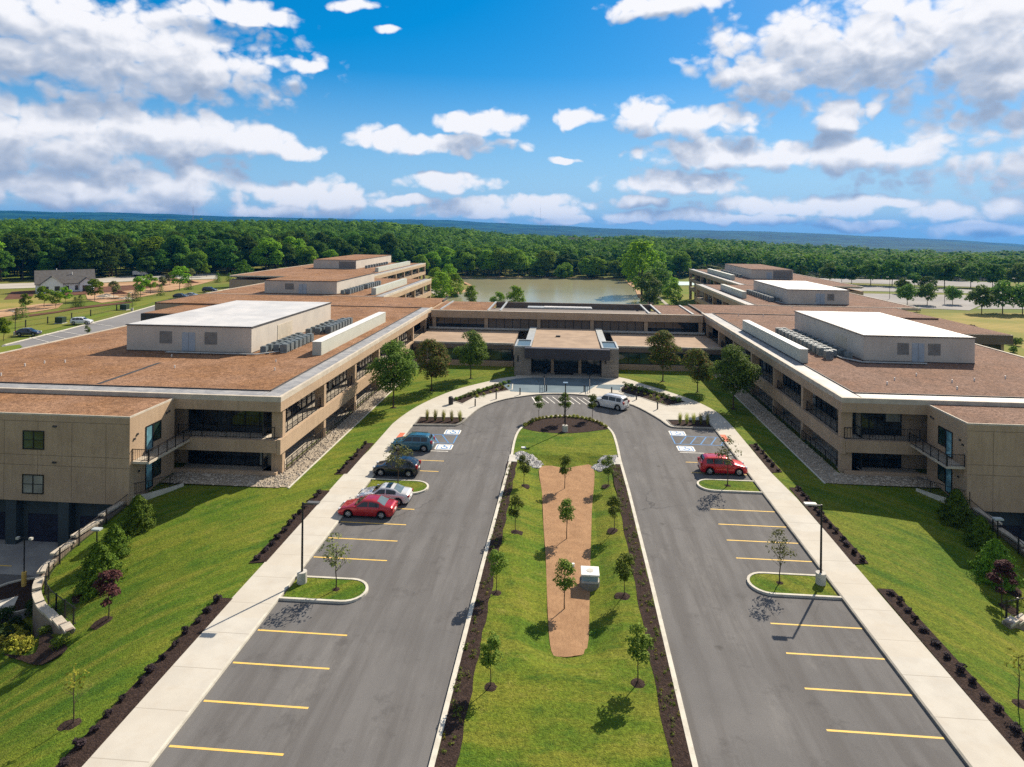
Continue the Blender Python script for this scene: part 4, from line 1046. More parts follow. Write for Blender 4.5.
def trunk_mb(h, r, limbs, rng, spread, base=0.0, top=None):
    mb = MB(); k = 5; p = Vector((0, 0, base)); pts = [p]
    for i in range(k): p = Vector((rng.uniform(-.03, .03)*h*.4, rng.uniform(-.03, .03)*h*.4, base+h*(i+1)/k)); pts.append(p)
    for i in range(k): mb.tube(pts[i], pts[i+1], r*(1-.13*i), r*(1-.13*(i+1)), 7)
    for i in range(limbs):
        q = pts[2+i % 3]; a = 2.4*i+rng.uniform(-.4, .4); l = spread*rng.uniform(.6, 1)
        e = q+Vector((math.cos(a)*l, math.sin(a)*l, l*rng.uniform(.6, 1.1))); mb.tube(q, e, r*.4, r*.12, 5)
        e2 = e+Vector((math.cos(a+.7)*l*.4, math.sin(a+.7)*l*.4, l*.4)); mb.tube(e.lerp(q, .35), e2, r*.22, r*.07, 4)
    return mb
def tree_proto(name, cat, h, crownR, clumps, per, leaf, lm, seed, trunk_h=.3, tr=.12, limbs=6, shape=1.0, rc=None, ring=None, asp=.6):
    rng = np.random.default_rng(seed)
    root = empty(name, (0, 0, 0), None, cat)
    zc = h*(trunk_h+(1-trunk_h)*.5); Rz = h*(1-trunk_h)*.5
    rc = rc or crownR*.38
    cl = round_clumps(rng, clumps, (0, 0, zc), (crownR-rc*.6, crownR-rc*.6, Rz-rc*.4), rc, shape)
    P, N = clump_points(rng, cl, per/(rc*rc)/clumps)
    V, Q = leaves(P, N, leaf, rng, asp)
    link_mesh('crown', np_mesh('crown', V, Q), lm, root)
    trunk_mb(h*(trunk_h+.42), tr, limbs, rng, crownR*.75).build('trunk', BARK, root, local=True)
    if ring:
        m = MB(); n = 18
        m.add([(0, 0, .10)]+[(math.cos(2*math.pi*i/n)*ring*(.9+.2*rng.random()), math.sin(2*math.pi*i/n)*ring*(.9+.2*rng.random()), -.12) for i in range(n)], [(0, i+1, (i+1) % n+1) for i in range(n)])
        m.build('mulch_ring', MULCH, root, local=True)
    return root
# --- woods
FOR = [tree_proto('broadleaf_tree', 'tree', h, r, c, 5200, .42, lm, 100+i, .16, .3, 5, .9) for i, (h, r, c, lm) in enumerate(
    [(17, 6.2, 26, L_FOREST), (19, 6.8, 30, L_FOREST), (15, 6.0, 22, L_FOREST), (18, 5.6, 24, L_FOREST), (16, 6.4, 26, L_FLIGHT), (14, 5.2, 20, L_FLIGHT)])]
for f in FOR: f['_keep'] = 1
def edge_y(x):
    k = [(-480, 232), (-229, 246), (-197, 280), (-159, 309), (-100, 372), (-75, 393), (45, 393), (62, 398), (100, 436), (164, 436), (220, 420), (300, 400), (460, 400)]
    for (a, p), (b, q) in zip(k, k[1:]):
        if a <= x < b: return lerp(p, q, (x-a)/(b-a))
    return 400
def in_view(x, y, pad=25):
    cy, sy = math.cos(YAW), math.sin(YAW); X = x*cy+y*sy; Y = -x*sy+y*cy
    return Y > 10 and abs(X/Y*F) < 512+pad*F/Y
cand = []
rnd = random.Random(11)
yy = 225
while yy < 1500:
    st = 10.5 if yy < 480 else (13 if yy < 700 else 17)
    xx = -1300+rnd.uniform(0, 8)
    while xx < 1300:
        x = xx+rnd.uniform(-4, 4); y = yy+rnd.uniform(-4, 4); d = math.hypot(x, y)
        if y > edge_y(x)+2 and in_view(x, y) and d < 1500: cand.append((d, x, y))
        xx += st
    yy += st*.85
cand.sort()
NEAR_LAB = {'l': 'broad leafy tree in the dense dark wood rising behind the campus on the left', 'm': 'leafy tree in the bright green belt beyond the pond',
            'r': 'leafy tree in the dark wood beyond the parking lots on the right'}
near = cand[:262]; far = cand[262:]
for d, x, y in near:
    zone = 'l' if x < -88 else ('m' if x < 75 else 'r')
    if zone == 'm': k = rnd.choice((4, 5, 4, 5, 4, 2)) if d < 470 else rnd.choice((0, 1, 2, 3, 4))
    else: k = rnd.choice((0, 1, 2, 3, 0, 1, 2, 3, 4))
    s = rnd.uniform(.64, 1.26)
    place(FOR[k], (x, y, T(x, y)-.8), rnd.uniform(0, 6.28), NEAR_LAB[zone], (s*1.05, s*1.05, s), {'l': 'trees of the left wood', 'm': 'trees beyond the pond', 'r': 'trees of the right wood'}[zone])
# the far-off wood reads as one mass
def far_wood(name, lst, m_, seed):
    rng = np.random.default_rng(seed); vs = []; n = 0
    for d, x, y in lst:
        h = rng.uniform(12, 19); r = rng.uniform(6, 8.5) if d < 700 else rng.uniform(8.5, 11)
        m = int(260 if d < 650 else 90); sz = .95 if d < 650 else 1.8
        dd = rng.normal(size=(m, 3)); dd /= np.linalg.norm(dd, axis=1)[:, None]; dd[:, 2] = np.where(dd[:, 2] < -.3, -dd[:, 2], dd[:, 2])
        c = np.array([x, y, T(x, y)+h*.55]); lump = 1+.22*np.sin(dd[:, 0]*5+x)*np.cos(dd[:, 1]*4+y)
        P = c+dd*np.array([r, r, h*.46])*(lump*rng.uniform(.8, 1.03, m))[:, None]
        V, Q = leaves(P, dd+np.array([0, 0, .3]), sz, rng, .8, .22); vs.append(V)
    V = np.concatenate(vs); Q = np.arange(len(V)).reshape(-1, 4)
    o = link_mesh(name, np_mesh(name, V, Q), m_); tag(o, kind='stuff')
rw = random.Random(21); pick = [rw.random() < (.34 if -88 < f[1] < 260 else .16) for f in far]
far_wood('distant_wood', [f for f, p in zip(far, pick) if not p], L_FOREST, 5)
far_wood('distant_bright_wood', [f for f, p in zip(far, pick) if p], leafmat('leaf_far_bright', (0.08, 0.17, 0.014), (0.17, 0.27, 0.024), trans=.35, spec=.04), 6)

# --- named single trees
def tree_at(proto, px, py, label, s=1.0, group=None, z=None, xy=None, dz=0):
    x, y = xy if xy else GT(px, py)
    zz = z if z is not None else T(x, y)
    return place(proto, (x, y, zz+dz), rnd.uniform(0, 6.28), label, s, group)
CT = [tree_proto('court_tree', 'tree', 8.2, 3.1, 34, 8000, .15, lm, 200+i, .22, .11, 8, 1.0, ring=.9) for i, lm in enumerate((L_COURT, L_MAPLE, L_COURT, L_MAPLE))]
for k, x, y, s, lab in ((0, -22.6, 84.6, 1.08, 'full green tree close to the left court balconies'), (1, -19.4, 94.3, .93, 'reddish green maple between the two other trees left of the entrance'),
        (2, -14.7, 102.5, .95, 'green tree nearest the entrance canopy on its left side'), (3, 16.1, 104.3, 1.0, 'bronze-tinted maple nearest the entrance canopy on its right side'),
        (1, 20.3, 98.0, .80, 'smaller bronze-tinted maple in the middle of the three right court trees'), (0, 23.3, 89.3, 1.04, 'dark green tree beside the right court balconies')):
    place(CT[k], (x, y, .1), k*1.3, lab, s, 'trees on the court lawn')
YT = [tree_proto('young_tree', 'tree', 3.4, .80, 26, 1500, .08, L_YOUNG, 220+i, .36, .04, 5, 1.0, rc=.33, ring=.75) for i in range(3)]
YN = [tree_proto('young_tree', 'tree', 3.2, .74, 22, 1250, .08, L_YOUNG, 230+i, .38, .04, 5, 1.0, rc=.32) for i in range(2)]
SP = [tree_proto('sparse_tree', 'tree', 3.9, 1.1, 18, 420, .085, L_SPARSE, 240+i, .34, .045, 9, 1.0, ring=.55, rc=.42) for i in range(2)]
G1 = 'young trees of the long grass island'
for i, (x, y) in enumerate(((-3.5, 60.5), (-3.6, 51.0), (-4.2, 42.3), (-3.6, 33.6))):
    place(YT[i % 3], (x, y, islez(x, y)+.02), i, nth(3-i)+' young tree counting from the near end in the left row of the grass island', (.82, .82, .86), G1)
for i, (x, y) in enumerate(((4.5, 61.6), (4.35, 52.2), (4.25, 42.8), (4.2, 34.6))):
    place(YT[(i+1) % 3], (x, y, islez(x, y)+.02), i+2, nth(3-i)+' young tree counting from the near end in the right row of the grass island', .84 if i < 3 else .92, G1)
for i, (x, y, l) in enumerate(((.35, 61.3, 'farthest'), (.5, 51.3, 'middle'), (.3, 41.8, 'nearest'))):
    place(YN[i % 2], (x, y, -.42), i, l+' of the three young trees standing in the brown wood-chip bed', 1.0, 'young trees in the wood-chip bed')
for i, (x, y, l, s) in enumerate(((-2.9, 81.6, 'small tree at the left end of the round mulch bed', .95), (.35, 80.6, 'small tree standing behind the lamp post in the round mulch bed', 1.15), (3.9, 82.3, 'small tree at the right end of the round mulch bed', 1.0))):
    place(YN[i % 2], (x, y, .12), i+4, l, s, 'young trees of the round bed')
for i, (x, y, l, s) in enumerate(((-14.9, 41.7, 'sparse young tree on the near grass island in the left stalls', 1.0), (15.1, 45.4, 'sparse young tree on the near grass island in the right stalls', .95),
        (-15.2, 58.9, 'sparse young tree on the grass island beside the white sedan', 1.22), (15.8, 62.3, 'sparse young tree on the grass island beside the red SUV', 1.22))):
    place(SP[i % 2], (x, y, .12), i, l, s, 'young trees on the stall islands')
# conifers and purple trees on the side lawns
def conifer_proto(seed, h=2.6, r=1.25, n=6500):
    rng = np.random.default_rng(seed); root = empty('conifer', (0, 0, 0), None, 'conifer')
    t = rng.random(n)**1.4; a = rng.uniform(0, 6.283, n); lob = 1+.15*np.sin(a*5+t*9)+.16*np.sin(a*8-t*23)+.10*np.sin(a*3+t*31)
    rr = r*(1-t)**.58*lob*rng.uniform(.62, 1.12, n)*(.82+.18*np.minimum(1, t*9)); P = np.stack([np.cos(a)*rr, np.sin(a)*rr, .06+t*h], 1)
    N = np.stack([np.cos(a), np.sin(a), np.full(n, .5)], 1); V, Q = leaves(P, N, .085, rng, .45)
    link_mesh('foliage', np_mesh('foliage', V, Q), L_CON, root); MB().tube((0, 0, -.3), (0, 0, h*.8), .07, .02).build('trunk', BARK, root, local=True)
    m = MB(); k = 16; m.add([(0, 0, .10)]+[(math.cos(6.283*i/k)*r*1.05, math.sin(6.283*i/k)*r*1.05, -.25) for i in range(k)], [(0, i+1, (i+1) % k+1) for i in range(k)]); m.build('mulch_ring', MULCH, root, local=True)
    return root
CF = [conifer_proto(300), conifer_proto(301)]
def onlawn(px, py):
    x, y = G(px, py, 0)
    for _ in range(8): x, y = G(px, py, LZ(x, y))
    return x, y
for i, (px, py, s, l) in enumerate(((136, 529, 1.05, 'bright green conifer nearest the end block, top of the left lawn'), (112, 556, .92, 'green conifer second down the slope beside the left retaining wall'), (97, 588, 1.22, 'large dark conifer behind the purple tree on the left lawn'),
        (955, 523, 1.10, 'conifer nearest the right end block, at the top of the right lawn'), (979, 547, .95, 'conifer second down the slope on the right lawn'), (994, 582, 1.18, 'large conifer behind the purple tree on the right lawn'))):
    x, y = onlawn(px, py); place(CF[i % 2], (x, y, LZ(x, y)), i*1.1, l, s, 'conifers on the side lawns')
PU = tree_proto('purple_tree', 'tree', 2.9, .78, 12, 1300, .085, L_PURP, 320, .28, .04, 5, 1.1, ring=.8)
PS = tree_proto('bare_sapling', 'tree', 3.4, .6, 9, 130, .07, L_YELL, 321, .3, .035, 6, 1.0, ring=.75)
for pr, px, py, s, l in ((PU, 107, 620, 1.15, 'dark purple-leaved small tree on the left lawn'), (PU, 1000, 606, 1.15, 'dark purple-leaved small tree on the right lawn'),
        (PS, 72, 724, 1.0, 'thin yellow-green sapling on the lower left lawn'), (PS, 1017, 704, 1.0, 'thin yellow-green sapling at the right frame edge')):
    x, y = onlawn(px, py); place(pr, (x, y, LZ(x, y)), 1.0, l, s, 'purple trees' if pr is PU else 'thin saplings')
# dark low shrubs in the walk beds
def shrub_proto(name, cat, r, h, n, leaf, lm, seed):
    rng = np.random.default_rng(seed); root = empty(name, (0, 0, 0), None, cat)
    cl = round_clumps(rng, 7, (0, 0, h*.45), (r*.6, r*.6, h*.35), r*.5, 0); P, N = clump_points(rng, cl, n/(r*r*.25)/7)
    V, Q = leaves(P, N, leaf, rng, .6); link_mesh('foliage', np_mesh('foliage', V, Q), lm, root)
    m = MB(); 
    for i in range(5): a = i*1.3; m.tube((0, 0, -.1), (math.cos(a)*r*.5, math.sin(a)*r*.5, h*.6), .02, .008, 5)
    m.build('stem', BARK, root, local=True); return root
HS = [shrub_proto('dark_shrub', 'shrub', .38, .5, 300, .07, L_HEDGE, 400+i) for i in range(2)]
for b, (x0, x1, y0, y1), nm in ((0, HB[0], 'far left walk bed'), (1, HB[1], 'middle left walk bed'), (2, HB[2], 'near left walk bed'), (3, HBR[0], 'far right walk bed'), (4, HBR[1], 'middle right walk bed'), (5, HBR[2], 'near right walk bed')):
    n = int((y1-max(y0, 24)-.6)/1.02); y0_ = max(y0, 24)
    for i in range(n):
        y = y0_+.7+i*(y1-y0_-1.2)/max(1, n-1); x = (x0+.36 if x0 < 0 else x1-.36)+random.uniform(-.10, .10)
        place(HS[i % 2], (x, y+random.uniform(-.16, .16), LZ(x, y)+.04), i*2.2, f'{nth(i)} dark purple shrub from the near end of the {nm}', (random.uniform(.5, .9), random.uniform(.55, .95), random.uniform(.45, .8)), 'dark shrubs along the walks')
# ornamental reeds in the strip beds
def reed_proto(seed):
    rng = np.random.default_rng(seed); root = empty('ornamental_grass', (0, 0, 0), None, 'grass clump'); V = []; Q = []
    for i in range(130):
        a = rng.uniform(0, 6.28); l = rng.uniform(.8, 1.5); sp = rng.uniform(.05, .42); b = np.array([math.cos(a)*.10, math.sin(a)*.10, 0]); tp = np.array([math.cos(a)*sp, math.sin(a)*sp, l]); w = np.array([-math.sin(a), math.cos(a), 0])*.018
        k = len(V); V += [b-w, b+w, tp+w*.3, tp-w*.3]; Q.append((k, k+1, k+2, k+3))
    link_mesh('blades', np_mesh('blades', V, Q), L_REED, root); return root
RP = reed_proto(1)
for i in range(5):
    place(RP, (-16.9+i*1.05, 79.5, KZ-.03), i, nth(i)+' reed clump from the left in the strip bed left of the drive', 1.0, 'reed clumps in the strip beds')
    place(RP, (14.8+i*.85, 81.7, KZ-.03), i, nth(i)+' reed clump from the left in the strip bed right of the drive', 1.0, 'reed clumps in the strip beds')
GS = [shrub_proto('green_shrub', 'shrub', .42, .55, 300, .06, L_SHRUB, 420+i) for i in range(2)]; YS = shrub_proto('yellow_shrub', 'shrub', .40, .42, 330, .055, L_YELL, 430)
k = 0
for side, P0, P1, n in (('left', (-15.4, 89.3), (-8.9, 100.4), 13), ('right', (17.0, 92.2), (10.3, 100.6), 11)):
    for i in range(n):
        x, y = lerp(P0[0], P1[0], i/(n-1)), lerp(P0[1], P1[1], i/(n-1)); ox = .55 if side == 'left' else -.5
        place(GS[i % 2], (x+ox, y-.2, KZ), i, f'{nth(i)} green shrub from the near end of the back row in the {side} entrance bed', random.uniform(.9, 1.3), 'green shrubs of the entrance beds')
    for i in range(6):
        x, y = lerp(P0[0], P1[0], .25+i*.12), lerp(P0[1], P1[1], .25+i*.12); ox = 1.7 if side == 'left' else -1.6
        place(YS, (x+ox, y-1.0, KZ), i, f'{nth(i)} low yellow shrub from the near end of the {side} entrance bed', random.uniform(.6, 1.1), 'yellow shrubs of the entrance beds')
arc = smooth([(-4.5, 78.6), (-3.6, 80.6), (-1.9, 82.2), (.4, 82.85), (2.6, 82.5), (4.4, 81.0), (5.4, 79.2)], 4)
for i in range(24):
    x, y = arc[min(len(arc)-1, int(i*(len(arc)-1)/23))]; place(YS, (x, y-.15, .13), i*1.7, f'{nth(i)} low yellow shrub from the left along the curved top of the round bed', random.uniform(.75, 1.0), 'yellow shrubs round the circle bed')
# tiny plants nobody could count in the kerb strips
def tiny(name, boxes, per, lm, zf, seed, sz=.05, r=.16):
    rng = np.random.default_rng(seed); vs = []
    for x0, x1, y0, y1 in boxes:
        for _ in range(int((x1-x0)*(y1-y0)*per)):
            x = rng.uniform(x0, x1); y = rng.uniform(y0, y1); m = 14; dd = rng.normal(size=(m, 3)); dd[:, 2] = abs(dd[:, 2]); q = r*rng.uniform(.5, 1.2)
            P = np.array([x, y, zf(x, y)])+dd*q*.55; V, Q = leaves(P, dd+np.array([0, 0, .6]), sz, rng, .6); vs.append(V)
    V = np.concatenate(vs); tag(link_mesh(name, np_mesh(name, V, np.arange(len(V)).reshape(-1, 4)), lm), kind='stuff')
tiny('strip_planting', [(-5.45, -4.75, 22, 66), (5.2, 6.0, 22, 66)], 3.6, L_SHRUB, lambda x, y: .15, 3)
tiny('strip_flowers', [(-5.45, -4.75, 22, 66), (5.2, 6.0, 22, 66)], 1.2, L_YELL, lambda x, y: .15, 4, .04, .12)
tiny('bed_groundcover', [(-13.6, -11.0, 90.5, 94.5), (12.5, 14.6, 90.5, 94)], 2.5, L_SHRUB, lambda x, y: KZ, 6)
# ------------------------------------------------------------------ retaining walls, fences, garage yards
def yard(left):
    f = (lambda x, y: (x, y)) if left else mir
    q = 0 if left else 6.0; W = [f(*p) for p in WALLS]; sg = 1 if left else -1; nm = 'left' if left else 'right'
    zt = lambda x, y: LZ(x, y)
    root = empty('retaining_wall', (W[0][0], W[0][1], -4.4), f'curved stepped concrete retaining wall between the {nm} lawn and the garage yard', 'retaining wall', 'retaining walls')
    mb = MB()
    vs = []; n = len(W)
    for i in range(n): 
        pass
    o0, o1 = (-.40, .02) if left else (-.02, .40)
    body = MB(); P = W
    tmp = MB().strip(P, o0, o1, 0, 1)
    V = []
    for i in range(n):
        z = zt(*P[i])+.28
        for j in range(4):
            v = tmp.v[i*4+j]; V.append((v[0], v[1], -5.2 if j < 2 else z))
    body.v = V; body.f = tmp.f; body.build('wall', mat('retaining_concrete', (.27, .22, .18), (.21, .17, .14), .8, .85), root)
    seg = 3; i = 0
    while i+1 < n:
        j = min(n-1, i+seg); z = zt(*P[i])+.285
        cap = MB().strip(P[i:j+1], o0-.06, o1+.06, z-.02, z+.13, zf=lambda x, y, z=z: 0 if True else 0); cap.build('cap', COPE, root); i = j
    # black rail fence on the lawn side
    fr = empty('railing', (W[0][0], W[0][1], -.2), f'black mesh railing along the {nm} retaining wall', 'railing', 'railings on the retaining walls')
    off = .30 if left else -.30
    tmp = MB().strip(P, off, off, 0, 0); L = [(tmp.v[i*4][0], tmp.v[i*4][1]) for i in range(n)]
    r = MB(); po = MB()
    for i in range(n-3):
        a, b = L[i], L[i+1]; za, zb_ = zt(*a), zt(*b)
        r.tube((*a, za+1.15), (*b, zb_+1.15), .03); r.tube((*a, za+.15), (*b, zb_+.15), .02)
        m = max(1, int(math.dist(a, b)/.14))
        for k in range(m):
            t = k/m; x, y = lerp(a[0], b[0], t), lerp(a[1], b[1], t); z = lerp(za, zb_, t); r.tube((x, y, z+.15), (x, y, z+1.15), .009, seg=4)
        if i % 3 == 0: MB().box(a[0]-.04, a[0]+.04, a[1]-.04, a[1]+.04, za-.2, za+1.25).build('post', DARKM, fr)
    r.build('rail', DARKM, fr)
    # walk rail up to the wing terrace
    s = 1 if left else -1
    x0 = -37.85 if left else 36.05; y0 = 54.2+q
    rr = empty('railing', (x0, y0, 0), f'black railing of the {nm} end block terrace', 'railing', 'terrace railings')
    kerbp = [f(-38.0, 54.0), f(-37.0, 54.9), f(-35.9, 56.3), f(-35.2, 57.3)]
    tag(MB().strip(kerbp, -.1, .1, -.4, .19).build('stone_edging', KERB), kind='structure')
    m = MB()
    for a, b in zip(kerbp, kerbp[1:]):
        m.tube((*a, 1.3), (*b, 1.3), .03); m.tube((*a, .4), (*b, .4), .02); m.tube((*a, .25), (*a, 1.3), .035)
        for k in range(10): c = (lerp(a[0], b[0], k/10), lerp(a[1], b[1], k/10)); m.tube((*c, .4), (*c, 1.3), .01, seg=4)
    m.build('rail', DARKM, rr)
    # paving
    def rect(a, b, c, d, m, name, z):
        p = [f(a, c), f(b, c), f(b, d), f(a, d)]
        region(name, p if left else p[::-1], m, zf=lambda x, y: z)
    rect(-60, -38.8, 43.0, 49.0, ASPH, 'yard_road', YARDZ+.012); rect(-60, -38.9, 49.0, 54.5, mat('apron_concrete', (.30, .30, .29), (.23, .23, .23), .5, .85), 'yard_apron', YARDZ+.02)
    line(*f(-48.5, 50.2), *f(-45.8, 50.2), .14, YEL, YARDZ+.03)
    return root
yard(True); yard(False)
def yard_left_details():
    z = YARDZ
    pts = smooth([(-43.9, 47.2), (-42.4, 48.4), (-40.6, 48.6), (-39.2, 47.4), (-39.4, 44.6), (-41.6, 43.8), (-43.6, 45.0)], 4, True)
    tag(MB().strip(pts, 0, .16, z-.1, z+.18, closed=True).build('kerb', KERB), kind='structure')
    a = sum(pts[i][0]*pts[(i+1)%len(pts)][1]-pts[(i+1)%len(pts)][0]*pts[i][1] for i in range(len(pts)))
    tag(MB().prism(offset(pts, .14 if a > 0 else -.14), z-.1, z+.12).build('mulch_bed', MULCH), kind='structure')
    tag(MB().prism([(-43.3, 44.6), (-41.4, 46.0), (-40.4, 44.4), (-42.2, 43.6)], z, z+.16).build('curb_ramp', GREYC), kind='structure')
    t = empty('yard_lamp', (-42.2, 47.4, z), 'twin-headed lamp post on a yellow guard base in the garage yard', 'street lamp')
    MB().tube((-42.2, 47.4, z), (-42.2, 47.4, z+1.2), .17, seg=14).build('guard_base', YEL, t)
    MB().tube((-42.2, 47.4, z+1.2), (-42.2, 47.4, z+4.0), .045).tube((-42.75, 47.4, z+3.9), (-41.65, 47.4, z+3.9), .03).build('pole', DARKM, t)
    for s in (-1, 1): MB().box(-42.2+s*.55-.12, -42.2+s*.55+.12, 47.3, 47.5, z+3.78, z+3.95).build('lamp_head', LHEAD, t)
    IV = [shrub_proto('bank_shrub', 'shrub', .75, .8, 500, .08, L_IVY, 450+i) for i in range(2)]
    r2 = random.Random(3)
    k = 0
    for x, y in ((-38.9, 47.3), (-39.2, 45.9), (-40.2, 43.2), (-38.9, 44.2), (-41.2, 42.2), (-39.6, 42.0), (-38.4, 42.4), (-42.3, 41.3), (-40.4, 40.8), (-37.3, 41.4), (-38.6, 40.6), (-36.9, 40.2), (-43.2, 42.4), (-41.6, 40.2), (-43.6, 40.6)):
        zz = lawnz(x, y); place(IV[k % 2], (x, y, zz), k*1.9, f'{nth(k)} dark green shrub from the garage end of the bank below the left wall', r2.uniform(.95, 1.35), 'dark shrubs on the yard bank'); k += 1
    def yg(px, py):
        x, y = G(px, py, -3.9)
        for _ in range(12):
            x2, y2 = G(px, py, lawnz(x, y)); x, y = (x+x2)/2, (y+y2)/2
        return x, y
    for k, (px, py) in enumerate(((27, 646), (20, 640), (13, 645), (6, 638), (8, 650), (22, 652), (1, 645), (14, 634), (2, 632))):
        x, y = yg(px, py); place(YS, (x, y, lawnz(x, y)), k*1.2, f'{nth(k)} yellow shrub of the bright patch at the lower left frame edge', r2.uniform(1.2, 1.7), 'yellow shrubs by the left yard')
    for i, (x, y) in enumerate((yg(43, 641), yg(58, 646))): place(GS[i], (x, y, lawnz(x, y)), i, ('left' if i == 0 else 'right')+' bright green shrub at the foot of the left retaining wall', 1.3, 'bright shrubs at the wall foot')
    region('mulch_bed', smooth([yg(2, 655), yg(34, 654), (-34.6, 40.2), (-32.2, 38.3), yg(66, 650), yg(40, 666), yg(20, 662)], 4, True), MULCH, zf=lambda x, y: lawnz(x, y)+.09, step=.8)
yard_left_details()

# ------------------------------------------------------------------ cars
def interp(k, t):
    for (a, p), (b, q) in zip(k, k[1:]):
        if t <= b: return lerp(p, q, ss((t-a)/(b-a))*.5+(t-a)/(b-a)*.5 if b > a else 0)
    return k[-1][1]
PROF = {
 'sedan': dict(L=4.75, w=.91, top=[(0, .62), (.015, .92), (.05, 1.02), (.15, 1.07), (.30, 1.38), (.40, 1.45), (.52, 1.44), (.72, 1.0), (.93, .80), (.985, .62), (1, .50)],
               belt=.93, roof=(.30, .56), ws=(.56, .715), rw=(.155, .305), doors=(.29, .47, .66), side=[(.245, .44), (.455, .665)], wheel=(.205, .80), wr=.335),
 'suv': dict(L=4.6, w=.94, top=[(0, .75), (.01, 1.05), (.03, 1.20), (.09, 1.58), (.16, 1.66), (.42, 1.70), (.56, 1.66), (.745, 1.12), (.93, .95), (.985, .72), (1, .5)],
               belt=1.06, roof=(.13, .60), ws=(.60, .735), rw=(.035, .095), doors=(.27, .48, .68), side=[(.12, .27), (.285, .465), (.48, .69)], wheel=(.19, .81), wr=.365),
 'hatch': dict(L=4.5, w=.92, top=[(0, .70), (.012, 1.0), (.04, 1.14), (.17, 1.50), (.26, 1.60), (.42, 1.64), (.55, 1.60), (.73, 1.08), (.93, .90), (.985, .70), (1, .5)],
               belt=1.02, roof=(.20, .59), ws=(.59, .725), rw=(.045, .17), doors=(.29, .48, .67), side=[(.16, .285), (.30, .465), (.48, .68)], wheel=(.195, .805), wr=.35),
 'van_suv': dict(L=5.0, w=.98, top=[(0, .80), (.01, 1.1), (.025, 1.25), (.06, 1.72), (.12, 1.82), (.42, 1.86), (.60, 1.82), (.735, 1.22), (.93, 1.08), (.985, .82), (1, .55)],
               belt=1.15, roof=(.10, .62), ws=(.62, .725), rw=(.028, .062), doors=(.25, .47, .68), side=[(.09, .24), (.255, .455), (.47, .69)], wheel=(.18, .81), wr=.40)}
CARM = {}
def paint(name, c, metal=.35):
    if name not in CARM: CARM[name] = mat('car_paint_'+name, c, tuple(x*.96 for x in c), 3, .28, metal=metal, spec=.5, local=True, coat=.8)
    return CARM[name]
